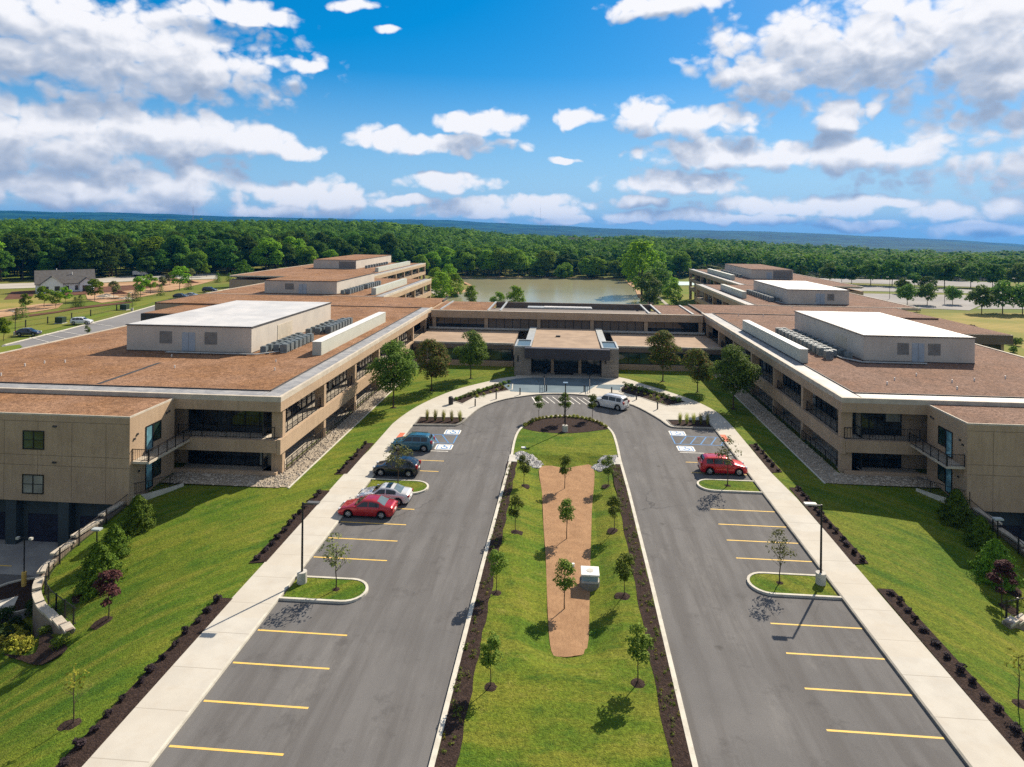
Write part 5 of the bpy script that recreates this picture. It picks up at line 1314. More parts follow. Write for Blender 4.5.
def car(kind, color, loc, heading, label, cat='car', name='parked_car', group=None, sunroof=False, roof_rails=False):
    K = PROF[kind]; L = K['L']; W = K['w']; root = empty(name, loc, label, cat, group, heading)
    N = 64; wx = [L*(t-.5) for t in K['wheel']]; wr = K['wr']
    rings = []
    for i in range(N+1):
        t = i/N; x = L*(t-.5); zt = interp(K['top'], t); e = abs(2*t-1)
        w = W*(1-.05*e**3-.16*max(0, e-.86)/.14*max(0, e-.86)/.14)
        zb = .24+.10*max(0, e-.88)/.12
        for q in wx:
            dx = abs(x-q)
            if dx < wr+.07: zb = max(zb, math.sqrt(max(0, (wr+.07)**2-dx*dx))+wr*.93)
        cab = max(0, min(1, (zt-K['belt']-.05)/.35)); bl = min(K['belt'], zt-.03); bl = max(bl, zb+.12)
        wt = lerp(w*.93, w*.74, cab)
        mid = max(zb+.02, .48)
        rings.append([(x, w*.97, zb), (x, w, mid), (x, w*.995, bl-.10 if bl-.10 > mid else mid+.01), (x, w*.955, bl), (x, lerp(w*.945, wt+.03, cab), lerp(bl+.005, zt-.07, cab)), (x, wt-.05, zt-.012*(1-cab)-.015*cab), (x, wt*.5, zt+.01), (x, 0, zt+.018)])
    full = [r+[(p[0], -p[1], p[2]) for p in r[-2::-1]] for r in rings]; m = len(full[0])
    mb = MB(); V = [p for r in full for p in r]; Fc = []
    for i in range(N):
        for j in range(m-1): Fc.append((i*m+j, (i+1)*m+j, (i+1)*m+j+1, i*m+j+1))
    Fc += [tuple(range(m)), tuple(N*m+j for j in range(m-1, -1, -1))]
    mb.add(V, Fc); b = mb.build('body', color, root, smooth=True, local=True)
    # underbody keeps light out of the shell
    MB().box(-L*.47, L*.47, -W*.62, W*.62, .2, .45).build('underbody', BLACKM, root, local=True)
    def st(t): i = max(0, min(N, round(t*N))); return rings[i]
    def patch(nm, idx, ja, jb, fa, fb, mm, out, sgn=1, parent=b, both=False):
        g = MB(); vs = []
        for i in idx:
            r = rings[i]; pa, pb = r[ja], r[jb]
            for f in (fa, fb): vs.append((lerp(pa[0], pb[0], f), sgn*(lerp(pa[1], pb[1], f)+out[1]), lerp(pa[2], pb[2], f)+out[2]))
        fs = [(2*k, 2*k+1, 2*k+3, 2*k+2) for k in range(len(idx)-1)]; g.add(vs, fs); return g.build(nm, mm, parent, smooth=True, local=True)
    for sgn in (1, -1):
        for a, c in K['side']:
            i0, i1 = round(a*N), round(c*N); idx = [i for i in range(i0, i1+1) if rings[i][4][2]-rings[i][3][2] > .06]
            if len(idx) > 1: patch('side_window', idx, 3, 4, .10, .90, CGLASS, (0, .010, 0), sgn)
        for t in K['doors']:
            i = round(t*N); r = rings[i]; g = MB(); g.add([(r[1][0]-.008, sgn*(r[1][1]+.006), r[1][2]), (r[1][0]+.008, sgn*(r[1][1]+.006), r[1][2]), (r[3][0]+.008, sgn*(r[3][1]+.006), r[3][2]), (r[3][0]-.008, sgn*(r[3][1]+.006), r[3][2])], [(0, 1, 2, 3)]); g.build('door_seam', BLACKM, root, local=True)
        for t in K['doors'][1:]:
            r = st(t-.03); MB().box(r[2][0]-.09, r[2][0]+.07, sgn*(r[2][1]-.005), sgn*(r[2][1]+.022), r[2][2]-.03, r[2][2]).build('door_handle', color, root, local=True)
        r = st(K['ws'][1]-.035); g = MB().box(r[3][0]-.10, r[3][0]+.06, sgn*(r[3][1]+.01), sgn*(r[3][1]+.20), K['belt']+.0, K['belt']+.13).build('mirror', color, root, local=True, bevel=.02)
        r = st(.985); MB().box(r[0][0]-.16, r[0][0]+.035, sgn*W*.50, sgn*W*.86, .60 if kind == 'sedan' else .72, .72 if kind == 'sedan' else .88).build('headlight', LAMPW, root, local=True, bevel=.03)
        zt = K['belt']; MB().box(-L*.5-.012, -L*.5+.22, sgn*W*.60, sgn*W*.90, zt-.20, zt-(.04 if kind == 'sedan' else -.12)).build('tail_light', LAMPR, root, local=True, bevel=.03)
    def across(nm, ta, tb, mm):
        i0, i1 = round(ta*N), round(tb*N); vs = []; idx = list(range(i0, i1+1))
        for i in idx:
            r = rings[i]; wv = r[5][1]*.96
            vs += [(r[5][0], wv, r[5][2]+.022), (r[5][0], wv*.5, r[6][2]+.020), (r[5][0], 0, r[7][2]+.018), (r[5][0], -wv*.5, r[6][2]+.020), (r[5][0], -wv, r[5][2]+.022)]
        fs = [(k*5+j, (k+1)*5+j, (k+1)*5+j+1, k*5+j+1) for k in range(len(idx)-1) for j in range(4)]
        g = MB(); g.add(vs, fs); return g.build(nm, mm, b, smooth=True, local=True)
    across('windshield', K['ws'][0]+.012, K['ws'][1]-.012, CGLASS); across('rear_window', K['rw'][0]+.008, K['rw'][1]-.008, CGLASSB if kind == 'sedan' else CGLASS)
    if sunroof: across('sunroof', .36, .45, CGLASS)
    MB().box(-L*.5-.02, -L*.5+.02, -.26, .26, .55 if kind == 'sedan' else .68, .68 if kind == 'sedan' else .81).build('licence_plate', WHITEM, root, local=True)
    MB().box(L*.5-.06, L*.5+.012, -.48, .48, .42, .62).build('grille', BLACKM, root, local=True); MB().box(-L*.5-.018, -L*.5+.1, -W*.7, W*.7, .30, .42).build('bumper_trim', BLACKM, root, local=True)
    if roof_rails:
        for sgn in (1, -1):
            r0, r1 = st(K['roof'][0]+.03), st(K['roof'][1]-.03); MB().tube((r0[5][0], sgn*r0[5][1]*.93, r0[5][2]+.06), (r1[5][0], sgn*r1[5][1]*.93, r1[5][2]+.06), .02).build('roof_rail', DARKM, root, local=True)
    for q in wx:
        for sgn in (1, -1):
            y1 = sgn*(W+.005); y0 = sgn*(W-.21)
            t = MB(); ri, ro = wr*.66, wr; n = 24; vs = []
            for k in range(n):
                a = 2*math.pi*k/n; c, s = math.cos(a), math.sin(a)
                for r_, y in ((ri, y1-.02*sgn), (ro*.93, y1), (ro, y1-.03*sgn), (ro, y0), (ri, y0)): vs.append((q+c*r_, y, wr+s*r_))
            fs = [(k*5+j, ((k+1) % n)*5+j, ((k+1) % n)*5+(j+1) % 5, k*5+(j+1) % 5) for k in range(n) for j in range(5)]; t.add(vs, fs)
            w = t.build('wheel', RUBBER, root, smooth=False, local=True)
            rm = MB(); rm.tube((q, y1-.075*sgn, wr), (q, y1-.055*sgn, wr), ri*.98, seg=20)
            for k in range(7):
                a = 2*math.pi*k/7; rm.tube((q, y1-.03*sgn, wr), (q+math.cos(a)*ri*.95, y1-.03*sgn, wr+math.sin(a)*ri*.95), .03, .022, 5)
            rm.build('rim', RIM, w, local=True)
    return root
PL = math.pi
car('suv', paint('teal', (.045, .15, .21)), (-16.3, 69.35, 0), PL, 'teal blue SUV parked nearest the blue hatched stall', roof_rails=True, group='cars in the left stalls')
car('hatch', paint('black', (.014, .018, .024)), (-16.2, 62.2, 0), PL, 'black SUV parked between the teal SUV and a grass island', group='cars in the left stalls')
car('sedan', paint('silverwhite', (.62, .63, .64), .2), (-15.6, 55.85, 0), PL, 'white sedan with sunroof parked next to the red sedan', sunroof=True, group='cars in the left stalls')
car('sedan', paint('red', (.42, .012, .022)), (-16.3, 53.15, 0), PL, 'red sedan parked nearest the camera in the left stalls', group='cars in the left stalls')
car('suv', paint('redsuv', (.48, .008, .016)), (16.2, 66.0, 0), 0, 'red SUV, the only car in the right stalls', group='cars in the right stalls')
car('van_suv', paint('white', (.66, .67, .68), .15), (6.6, 88.5, 0), R(148), 'large white SUV stopped at the kerb by the entrance', roof_rails=True, group='cars on the entrance loop')
for kind, col, cc, px, py, hd, lab in (('hatch', 'navy', (.025, .03, .06), 27, 336, 12, 'dark navy car at the left end of the campus road'), ('suv', 'white', (.66, .67, .68), 80, 324.5, 12, 'white car parked on the campus road'),
        ('hatch', 'black', (.014, .018, .024), 179, 298.5, 8, 'dark car far up the campus road beside a silver car'), ('sedan', 'silver', (.4, .41, .42), 190, 297.2, 8, 'silver car far up the campus road beside a dark car'), ('van_suv', 'blackblue', (.02, .028, .035), 208, 292.2, 4, 'dark pickup-sized car farthest up the campus road')):
    x, y = GT(px, py); car(kind, paint(col, cc), (x, y, T(x, y)+.12), R(hd), lab, group='cars on the campus road')

# ------------------------------------------------------------------ rooftop condensers
def condenser():
    root = empty('condenser', (0, 0, 0), None, 'condenser', None)
    b = MB().box(-.42, .42, -.42, .42, .12, .98).build('cabinet', ACM, root, local=True)
    g = MB()
    for i in range(7): 
        z = .22+i*.10
        g.box(-.43, .43, -.432, -.421, z, z+.05); g.box(.421, .432, -.43, .43, z, z+.05)
    g.build('fin', ACT, b, local=True)
    f = MB().tube((0, 0, .98), (0, 0, 1.03), .36, seg=16); f.build('fan_grille', ACT, root, local=True)
    MB().box(-.4, .4, -.38, -.28, 0, .12).build('foot', PIPE, root, local=True); MB().box(-.4, .4, .28, .38, 0, .12).build('foot', PIPE, root, local=True)
    return root
AC = condenser()
def ac_row(x, y0, y1, n, where, dx=0, s=1.0):
    for i in range(n):
        y = lerp(y0, y1, i/max(1, n-1)); place(AC, (x+dx*i, y, ZR+.02), random.choice((0, PL/2, PL))+random.uniform(-.04, .04), f'{nth(i)} condenser from the near end of the {where}', (s, s, s*random.choice((1, 1, 1.0))), 'rooftop condensers')
ac_row(-36.7, 82.3, 90.5, 7, 'near outer row on the left roof', s=1.12); ac_row(-38.0, 82.9, 91.2, 7, 'near middle row on the left roof', s=.95); ac_row(-39.2, 81.6, 92.6, 8, 'near inner row on the left roof', s=.9)
ac_row(-36.6, 98.0, 107.5, 8, 'far outer row on the left roof', s=1.12); ac_row(-37.9, 97.0, 108.2, 8, 'far middle row on the left roof', s=.95); ac_row(-39.2, 96.4, 106, 6, 'far inner row on the left roof', s=.9)
ac_row(35.0, 87.4, 87.5, 1, 'detached place on the right roof', s=1.1)
ac_row(34.9, 89.6, 106.5, 12, 'outer row on the right roof', s=1.12); ac_row(36.2, 89.0, 108.0, 13, 'middle row on the right roof', s=.95); ac_row(37.6, 87.6, 107.0, 11, 'inner row on the right roof', s=.9)
ac_row(-53.3, 156.0, 166, 6, 'near outer row on the left rear roof', s=1.25); ac_row(-54.8, 156.0, 167, 6, 'near inner row on the left rear roof'); ac_row(-53.3, 170.5, 182, 7, 'far outer row on the left rear roof', s=1.25); ac_row(-54.8, 170.0, 181, 7, 'far inner row on the left rear roof')
ac_row(49.6, 157.0, 176, 11, 'outer row on the right rear roof', s=1.1); ac_row(50.9, 157.0, 176, 11, 'inner row on the right rear roof')
ac_row(63.5, 236, 262, 8, 'row on the farthest right roof', s=1.2); ac_row(-79.8, 255, 285, 9, 'row on the farthest left roof', s=1.2)
def conduit(name, pts, label, grp='rooftop pipe runs'):
    o = empty(name, (pts[0][0], pts[0][1], ZR), label, 'pipe run', grp)
    m = MB()
    for a, b in zip(pts, pts[1:]):
        for k in (0, .22): m.tube((a[0]+k*.4, a[1]+k, ZR+.2), (b[0]+k*.4, b[1]+k, ZR+.2), .08)
    m.build('pipe', PIPE, o)
    for a, b in zip(pts, pts[1:]):
        n = max(1, int(math.dist(a, b)/3))
        for k in range(n): x, y = lerp(a[0], b[0], (k+.5)/n), lerp(a[1], b[1], (k+.5)/n); MB().box(x-.15, x+.15, y-.1, y+.3, ZR, ZR+.13).build('pipe_support', BLACKM, o)
conduit('pipe_run', [(-51.5, 79.6), (-39.4, 79.6), (-37.4, 81.8)], 'grey pipe run along the near foot of the left white penthouse')
conduit('pipe_run', [(46.0, 84.8), (38.2, 84.8), (36.6, 87.4), (36.6, 109)], 'grey pipe run round the corner of the right white penthouse')
conduit('pipe_run', [(58, 151.6), (51.2, 151.6), (50.2, 156)], 'grey pipe run at the near foot of the right rear penthouse')

# ------------------------------------------------------------------ lamps, bollards, bin, cabinet
def lamp(x, y, h, arm, label, z=0.12, base=True, cat='street lamp', grp='lamp posts round the drive'):
    t = empty('street_lamp', (x, y, z), label, cat, grp)
    if base: MB().tube((x, y, z-.1), (x, y, z+.75), .33, seg=20).build('base', GREYC, t)
    MB().tube((x, y, z+.7 if base else z), (x, y, h), .075, .06, 10).build('pole', DARKM, t)
    if arm:
        MB().box(min(x, x+arm*.75), max(x, x+arm*.75), y-.04, y+.04, h-.12, h-.04).build('arm', DARKM, t)
        MB().box(min(x+arm*.35, x+arm*1.15), max(x+arm*.35, x+arm*1.15), y-.17, y+.17, h-.03, h+.07).build('lamp_head', mat('lamp_top', (.10, .10, .10), None, 1, .5) if arm > 0 else LHEAD, t)
    else: MB().box(x-.28, x+.28, y-.28, y+.28, h, h+.1).build('lamp_head', mat('lamp_top_blue', (.12, .2, .3), None, 1, .5), t)
    return t
lamp(-17.5, 42.3, 5.55, 1, 'tall dark lamp post on the near left stall island'); lamp(17.9, 45.6, 5.55, -1, 'tall dark lamp post on the near right stall island')
lamp(.42, 76.9, 5.9, 0, 'dark lamp post in the middle of the round mulch bed')
for (px, py, s) in ((372, 0, 0),): pass
for x, y, l in ((*onlawn(95, 560), 'short post with pale square head beside the left retaining wall'), (*onlawn(996, 548), 'short post with pale square head beside the right retaining wall')):
    z = LZ(x, y); t = empty('garden_lamp', (x, y, z), l, 'lamp', 'square lamps by the retaining walls')
    MB().tube((x, y, z), (x, y, z+2.3), .05).build('pole', DARKM, t); MB().box(x-.34, x+.34, y-.2, y+.2, z+2.3, z+2.42).build('lamp_head', mat('lamp_top_pale', (.42, .47, .48), None, 1, .4), t)
for i, (x, y) in enumerate(((-11.75, 86.4), (-9.3, 90.4), (-6.1, 93.2), (-2.3, 95.6), (3.3, 96.0), (7.3, 95.2), (10.6, 92.4), (12.9, 87.8))):
    t = empty('bollard', (x, y, KZ), nth(i)+' dark bollard from the left round the head of the drive', 'bollard', 'bollards round the drive head')
    MB().tube((x, y, KZ), (x, y, KZ+.95), .09, seg=14).build('post', DARKM, t); MB().tube((x, y, KZ+.95), (x, y, KZ+1.02), .10, .05, 14).build('cap', BLACKM, t)
def bin_(x, y, label):
    t = empty('litter_bin', (x, y, KZ), label, 'litter bin'); MB().tube((x, y, KZ), (x, y, KZ+.95), .32, .34, 18).build('bin_body', DARKM, t); MB().tube((x, y, KZ+.95), (x, y, KZ+1.08), .35, .2, 18).build('lid', BLACKM, t)
bin_(-15.2, 87.0, 'dark round litter bin on the left walk near the planting bed')
for x, s in ((-2.6, 'left'), (4.1, 'right')):
    t = empty('handrail', (x, 100, KZ), f'dark handrail on the {s} side of the entrance plaza', 'handrail', 'handrails on the entrance plaza')
    MB().tube((x, 95.5, KZ+.9), (x-.4*(x < 0)+.4*(x > 0), 107.0, KZ+.9), .05).tube((x, 95.5, KZ+.45), (x-.4*(x < 0)+.4*(x > 0), 107.0, KZ+.45), .03).build('rail', DARKM, t)
    for k in range(6): y = 95.5+k*2.3; MB().tube((x+(.035*(y-95.5))*(1 if x > 0 else -1), y, KZ), (x+(.035*(y-95.5))*(1 if x > 0 else -1), y, KZ+.9), .045).build('post', DARKM, t)
    u = empty('planter_urn', (x*1.1, 107.3, KZ), f'dark planter pot {s} of the entrance doors', 'planter', 'pots at the doors'); MB().tube((x*1.1, 107.3, KZ), (x*1.1, 107.3, KZ+.8), .3, .42, 16).build('pot', mat('blue_pot', (.03, .06, .10), None, 1, .4), u)
t = empty('utility_cabinet', (2.1, 44.9, -.3), 'white-topped utility cabinet on a round concrete base in the grass island', 'utility cabinet')
MB().tube((2.05, 44.75, -.8), (2.05, 44.75, .02), .70, seg=28).build('base', mat('manhole_concrete', (.22, .21, .19), None, 2, .9), t)
MB().box(1.48, 2.66, 44.2, 45.3, .02, .15).build('plinth', GREYC, t); MB().box(1.53, 2.61, 44.26, 45.24, .15, .52).build('cabinet', mat('cabinet_blue', (.25, .36, .42), None, 1, .5), t)
MB().box(1.44, 2.70, 44.15, 45.36, .52, .64).build('lid', WHITEM, t, bevel=.03); MB().tube((2.07, 44.76, .64), (2.07, 44.76, .66), .24, seg=20).build('hatch', GREYC, t)
t = empty('ground_hatch', (-4.15, 70.6, .13), 'small white ground hatch on the lawn of the round head', 'ground hatch'); MB().box(-4.4, -3.9, 70.4, 70.8, .1, .22).build('hatch', WHITEM, t)
t = empty('drain_cover', (.95, 47.2, -.4), 'small white pipe cap in the wood-chip bed', 'pipe cap'); MB().tube((.95, 47.2, -.45), (.95, 47.2, -.2), .12).build('cap', WHITEM, t)

# ------------------------------------------------------------------ left of the campus: road, embankment, works
drape([(0, 372), (0, 346), (60, 331.5), (110, 318.5), (169, 301.5), (200, 294.5), (236, 287.5), (262, 282), (262, 292), (215, 302), (165, 318), (60, 356)], mat('road_asphalt', (.205, .205, .21), (.175, .175, .18), .08, .9), 'road', .07)
kp = []
for px, py in ((4, 345.5), (60, 331.5), (110, 318.5), (169, 301.5), (200, 294.5), (236, 287.5), (262, 282)): kp.append(GT(px, py))
kk = MB().strip(kp, 0, .5, .0, .16, zf=lambda x, y: T(x, y)+.02); tag(kk.build('kerb', KERB), kind='structure')
drape([(-10, 349), (18, 345.5), (21, 348), (10, 352), (-10, 356)], GREEN, 'kerb_island', .22)
for i, (a, b) in enumerate((((42, 334.8), (66, 339.5)), ((56, 331.5), (80, 335.5)), ((28, 338), (50, 343.5)), ((90, 324), (112, 327)))):
    p, q = GT(*a), GT(*b); line(p[0], p[1], q[0], q[1], .14, WPAINT, T(*p)+.15)
drape([(-30, 290), (32, 288), (85, 283.5), (150, 280.5), (216, 279), (216, 273.5), (130, 276), (85, 279), (30, 283), (-30, 285)], PALE, 'site_road', .10)
drape([(86, 300), (100, 303), (126, 300), (160, 293), (200, 284), (216, 279.5), (150, 281), (85, 284), (83, 292)], DIRT, 'bare_soil', .09)
drape([(-20, 322), (0, 317.5), (28, 313), (56, 308.5), (62, 303.5), (40, 304), (0, 310), (-20, 312)], DIRT, 'bare_soil', .12)
drape([(2, 300), (30, 298.5), (34, 290.5), (10, 292)], DIRT2, 'dark_soil', .13); drape([(58, 296.5), (84, 294.5), (100, 293), (140, 289.5), (170, 285), (150, 284), (90, 288), (60, 292.5)], DIRT2, 'dark_soil', .15)
drape([(20, 316), (56, 311.5), (75, 307.5), (100, 304.5), (130, 301.5), (130, 303), (100, 306.5), (75, 309.5), (56, 313), (20, 318)], DIRT2, 'dark_soil', .14)
drape([(-40, 316), (0, 311), (40, 304.5), (85, 299), (60, 297), (34, 297), (-40, 300)], FIELD, 'dry_grass', .08)
drape([(-30, 345), (0, 340), (60, 327), (110, 314.5), (169, 298), (169, 296), (110, 306), (60, 315), (0, 323), (-30, 328)], GREEN, 'verge', .05)
# iron fence
fe = empty('iron_fence', (*GT(0, 331), 0), 'long black iron fence on the grass verge beside the campus road', 'fence')
fp = [GT(*p) for p in ((-4, 331.5), (24, 327.3), (46, 323.8), (70, 319.6), (89, 316.3), (115, 310.5), (135, 305.5))]
for a, b in zip(fp, fp[1:]):
    m = MB(); za, zb_ = T(*a)+.05, T(*b)+.05
    for h in (.25, 1.45): m.tube((*a, za+h), (*b, zb_+h), .03, seg=4)
    n = int(math.dist(a, b)/.3)
    for k in range(n): m.tube((lerp(a[0], b[0], k/n), lerp(a[1], b[1], k/n), lerp(za, zb_, k/n)+.1), (lerp(a[0], b[0], k/n), lerp(a[1], b[1], k/n), lerp(za, zb_, k/n)+1.5), .014, seg=3)
    m.build('fence_panel', DARKM, fe); MB().box(a[0]-.09, a[0]+.09, a[1]-.09, a[1]+.09, za, za+1.7).build('post', DARKM, fe)
for px, py, l in ((59, 323.5, 'dark green box transformer by the fence behind the white car'), (123, 310, 'dark green box transformer farther along the fence')):
    x, y = GT(px, py); z = T(x, y); t = empty('transformer_box', (x, y, z), l, 'transformer', 'transformers by the fence')
    MB().box(x-1.1, x+1.1, y-.8, y+.8, z, z+.2).build('pad', GREYC, t); MB().box(x-.95, x+.95, y-.7, y+.7, z+.2, z+1.6).build('cabinet', mat('green_cabinet', (.018, .04, .022), None, 1, .5), t)
for px, py, hh, l in ((13.5, 335.5, 5.2, 'lamp post beside the navy car at the left end of the road'), (130.5, 311, 5.2, 'lamp post by the fence farther up the campus road')):
    x, y = GT(px, py); z = T(x, y); lamp(x, y, z+hh, -.9, l, z+.1, True, grp='lamp posts of the campus road')
BR = [tree_proto('young_roadside_tree', 'tree', 5.5, 2.0, 16, 1100, .22, lm, 500+i, .22, .07, 5, .9) for i, lm in enumerate((L_FLIGHT, L_YELL if False else L_FLIGHT, L_SPARSE))]
SC_ = conifer_proto(310, 3.2, 1.35, 1400)
SITE = [(24, 310, 0.85, 0, 'bright young tree left of the white house front lawn'), (42.5, 307.5, 1.15, 0, 'bright young tree in front of the house gable'), (54, 308, 0.95, 1, 'bright young tree under the middle house windows'),
 (64, 304.5, 1.0, 0, 'bright young tree before the house porch'), (93, 301, 1.35, 1, 'dense young tree right of the house'), (112, 298, 1.0, 2, 'thin young tree on the bare soil right of the house'), (139, 297, 1.35, 1, 'young tree on the slope beside two dark conifers'),
 (149, 294, 1.3, 0, 'young tree on the slope below the site road'), (160, 290, .9, 2, 'thin tree between the slope conifers'), (168, 285, .9, 2, 'thin tree by the parked works vehicles'), (178, 290.5, 1.75, 1, 'largest young tree on the slope above the dark cars'), (205, 277, 1.2, 0, 'narrow bright tree at the end of the site road'), (190, 280, .9, 2, 'thin tree beside the reddish heap')]
for i, (px, py, s, k, l) in enumerate(SITE): tree_at(BR[k], px, py, l, s, 'young trees along the campus road')
x, y = GT(2, 341); place(BR[0], (x, y, T(x, y)), 1, 'bright young tree at the left frame edge by the road', .9, 'young trees along the campus road')
x, y = GT(86, 337.5); place(YT[0], (x, y, T(x, y)), 1, 'lone small sapling on the near side of the campus road', .8, 'young trees along the campus road')
for i, (px, py) in enumerate(((15, 319.5), (21, 317.5), (73.5, 307.5), (78.5, 307), (127, 302), (134.5, 301), (159, 295.5), (187, 289.5), (216, 282.5), (227.5, 281.5), (231.5, 286.5))):
    tree_at(SC_, px, py, nth(i)+' small dark conifer from the left along the campus road slope', (.9, 1.15, .95, 1.1, .9, 1.3, 1.2, 1.3, 1.35, 1.2, 1.0)[i], 'small conifers on the campus road slope')
BT = tree_proto('big_dark_tree', 'tree', 11, 4.2, 26, 2600, .34, L_FOREST, 520, .1, .2, 5, .8)
tree_at(BT, 241, 286.5, 'big dark round tree at the end of the campus road', 1.0)
# house under construction
def house():
    x0, y0 = GT(34.5, 293.5); x1, y1 = GT(84, 289.5); z = T(x0, y0); w = math.hypot(x1-x0, y1-y0); a = math.atan2(y1-y0, x1-x0)*.6
    t = empty('white_house', (x0, y0, z), 'white unfinished house with grey shingle roof at the wood edge', 'house', None, a)
    w = 17.0; d = 11; h = 3.4; rh = 4.2
    mb = MB(); mb.add([(0, 0, -1), (w, 0, -1), (w, d, -1), (0, d, -1), (0, 0, h), (w, 0, h), (w, d, h), (0, d, h), (0, d/2, h+rh), (w, d/2, h+rh)], [(0, 1, 5, 4), (1, 2, 6, 5), (2, 3, 7, 6), (3, 0, 4, 7), (4, 7, 8), (5, 9, 6)])
    mb.build('wall', STUCCO, t, local=True)
    r = MB(); e = .5
    r.add([(-e, -e, h-.25), (w+e, -e, h-.25), (w+e, d/2, h+rh+.1), (-e, d/2, h+rh+.1), (-e, d+e, h-.25), (w+e, d+e, h-.25), (-e, -e, h-.45), (w+e, -e, h-.45), (w+e, d/2, h+rh-.1), (-e, d/2, h+rh-.1), (-e, d+e, h-.45), (w+e, d+e, h-.45)],
          [(0, 1, 2, 3), (3, 2, 5, 4), (6, 9, 8, 7), (9, 10, 11, 8), (0, 6, 7, 1), (4, 5, 11, 10), (0, 3, 9, 6), (3, 4, 10, 9), (1, 7, 8, 2), (2, 8, 11, 5)])
    rf = r.build('roof', SHINGLE, t, local=True)
    for gx, gw, gh in ((1.2, 6.4, 2.6), (12.6, 4.0, 1.8)):
        g = MB(); g.add([(gx, -.9, -1), (gx+gw, -.9, -1), (gx+gw, -.9, h-.2), (gx+gw/2, -.9, h-.2+gh), (gx, -.9, h-.2), (gx, 3, -1), (gx+gw, 3, -1), (gx+gw, 3, h-.2), (gx+gw/2, 3, h-.2+gh), (gx, 3, h-.2)], [(0, 1, 2, 3, 4), (0, 4, 9, 5), (1, 6, 7, 2)])
        g.build('gable_wall', STUCCO, t, local=True)
        q = MB(); c = gx+gw/2; hz = h-.2
        q.add([(gx-.4, -1.3, hz-.25), (c, -1.3, hz+gh+.1), (c, 4.2, hz+gh+.1), (gx-.4, 1.5, hz-.25), (gx+gw+.4, -1.3, hz-.25), (gx+gw+.4, 1.5, hz-.25)], [(0, 1, 2, 3), (1, 4, 5, 2)]); q.build('gable_roof', SHINGLE, rf, local=True)
    for wx_, ww, yy_ in ((2.2, 1.3, -.93), (5.2, 1.5, -.93), (8.4, 1.0, -.03), (11.2, 1.0, -.03), (13.4, 2.2, -.93)):
        f = MB().box(wx_, wx_+ww, yy_-.03, yy_+.02, .7 if ww < 2 else 0, 2.3).build('window', GLASS, t, local=True)
        MB().box(wx_-.1, wx_+ww+.1, yy_-.05, yy_-.031, 2.3, 2.42).build('frame', WHITEM, f, local=True)
    MB().tube((6, 6.5, h+rh-.9), (6, 6.5, h+rh+.6), .12).build('vent_pipe', WHITEM, rf, local=True); MB().tube((10.5, 3.4, h+2.6), (10.5, 3.4, h+3.6), .15).build('vent_pipe', WHITEM, rf, local=True)
house()
def works_truck(px, py, hd, c, l):
    x, y = GT(px, py); z = T(x, y)+.1; t = empty('works_truck', (x, y, z), l, 'truck', 'works vehicles', R(hd)); m = mat('truck_'+c[0], c[1], None, 1, .4)
    MB().box(-3.2, .9, -1.1, 1.1, .8, 2.5).build('load_box', m, t, local=True, bevel=.05); MB().add([(1.0, -1, .6), (2.9, -1, .6), (2.9, 1, .6), (1.0, 1, .6), (1.0, -1, 2.2), (2.0, -1, 2.2), (2.0, 1, 2.2), (1.0, 1, 2.2), (2.9, -1, 1.3), (2.9, 1, 1.3)], [(0, 3, 2, 1), (0, 1, 8, 5, 4), (3, 7, 6, 9, 2), (1, 2, 9, 8), (8, 9, 6, 5), (4, 5, 6, 7), (0, 4, 7, 3)]).build('cab', mat('truck_cab', (.5, .5, .5), None, 1, .4), t, local=True)
    for q in (-2.2, 2.1):
        for s in (-1, 1): MB().tube((q, s*.8, .45), (q, s*1.1, .45), .45, seg=14).build('wheel', RUBBER, t, local=True)
works_truck(139, 276.5, 10, ('white', (.6, .6, .6)), 'white works truck on the pale site road'); works_truck(153, 274, 0, ('green', (.16, .34, .30)), 'pale green works truck at the wood edge'); 
rr = random.Random(8)
for i, (px, py, s, m, l) in enumerate(((172, 281, 3.2, DIRT, 'pale soil heap at the end of the site road'), (188, 283, 2.6, DIRT2, 'reddish soil heap right of the thin trees'), (105, 297, 2.4, ROCK, 'grey rubble heap right of the house'), (118, 294, 2.4, DIRT2, 'dark soil heap on the bare slope'), (124, 299, 1.8, ROCK, 'rubble heap near the fence end'))):
    x, y = GT(px, py); z = T(x, y); g = MB(); n = 14; rings_ = 4; vs = [(x, y, z+s*.5)]
    for r_ in range(1, rings_+1):
        for k in range(n): a = 6.283*k/n; q = s*r_/rings_*rr.uniform(.85, 1.25); vs.append((x+math.cos(a)*q*1.7, y+math.sin(a)*q, z+s*.5*(1-(r_/rings_)**1.2)*rr.uniform(.7, 1.2)-.1))
    fs = [(0, 1+k, 1+(k+1) % n) for k in range(n)]+[(1+(r_-1)*n+k, 1+r_*n+k, 1+r_*n+(k+1) % n, 1+(r_-1)*n+(k+1) % n) for r_ in range(1, rings_) for k in range(n)]
    g.add(vs, fs); tag(g.build('soil_heap', m), l, 'heap', 'heaps on the building site')

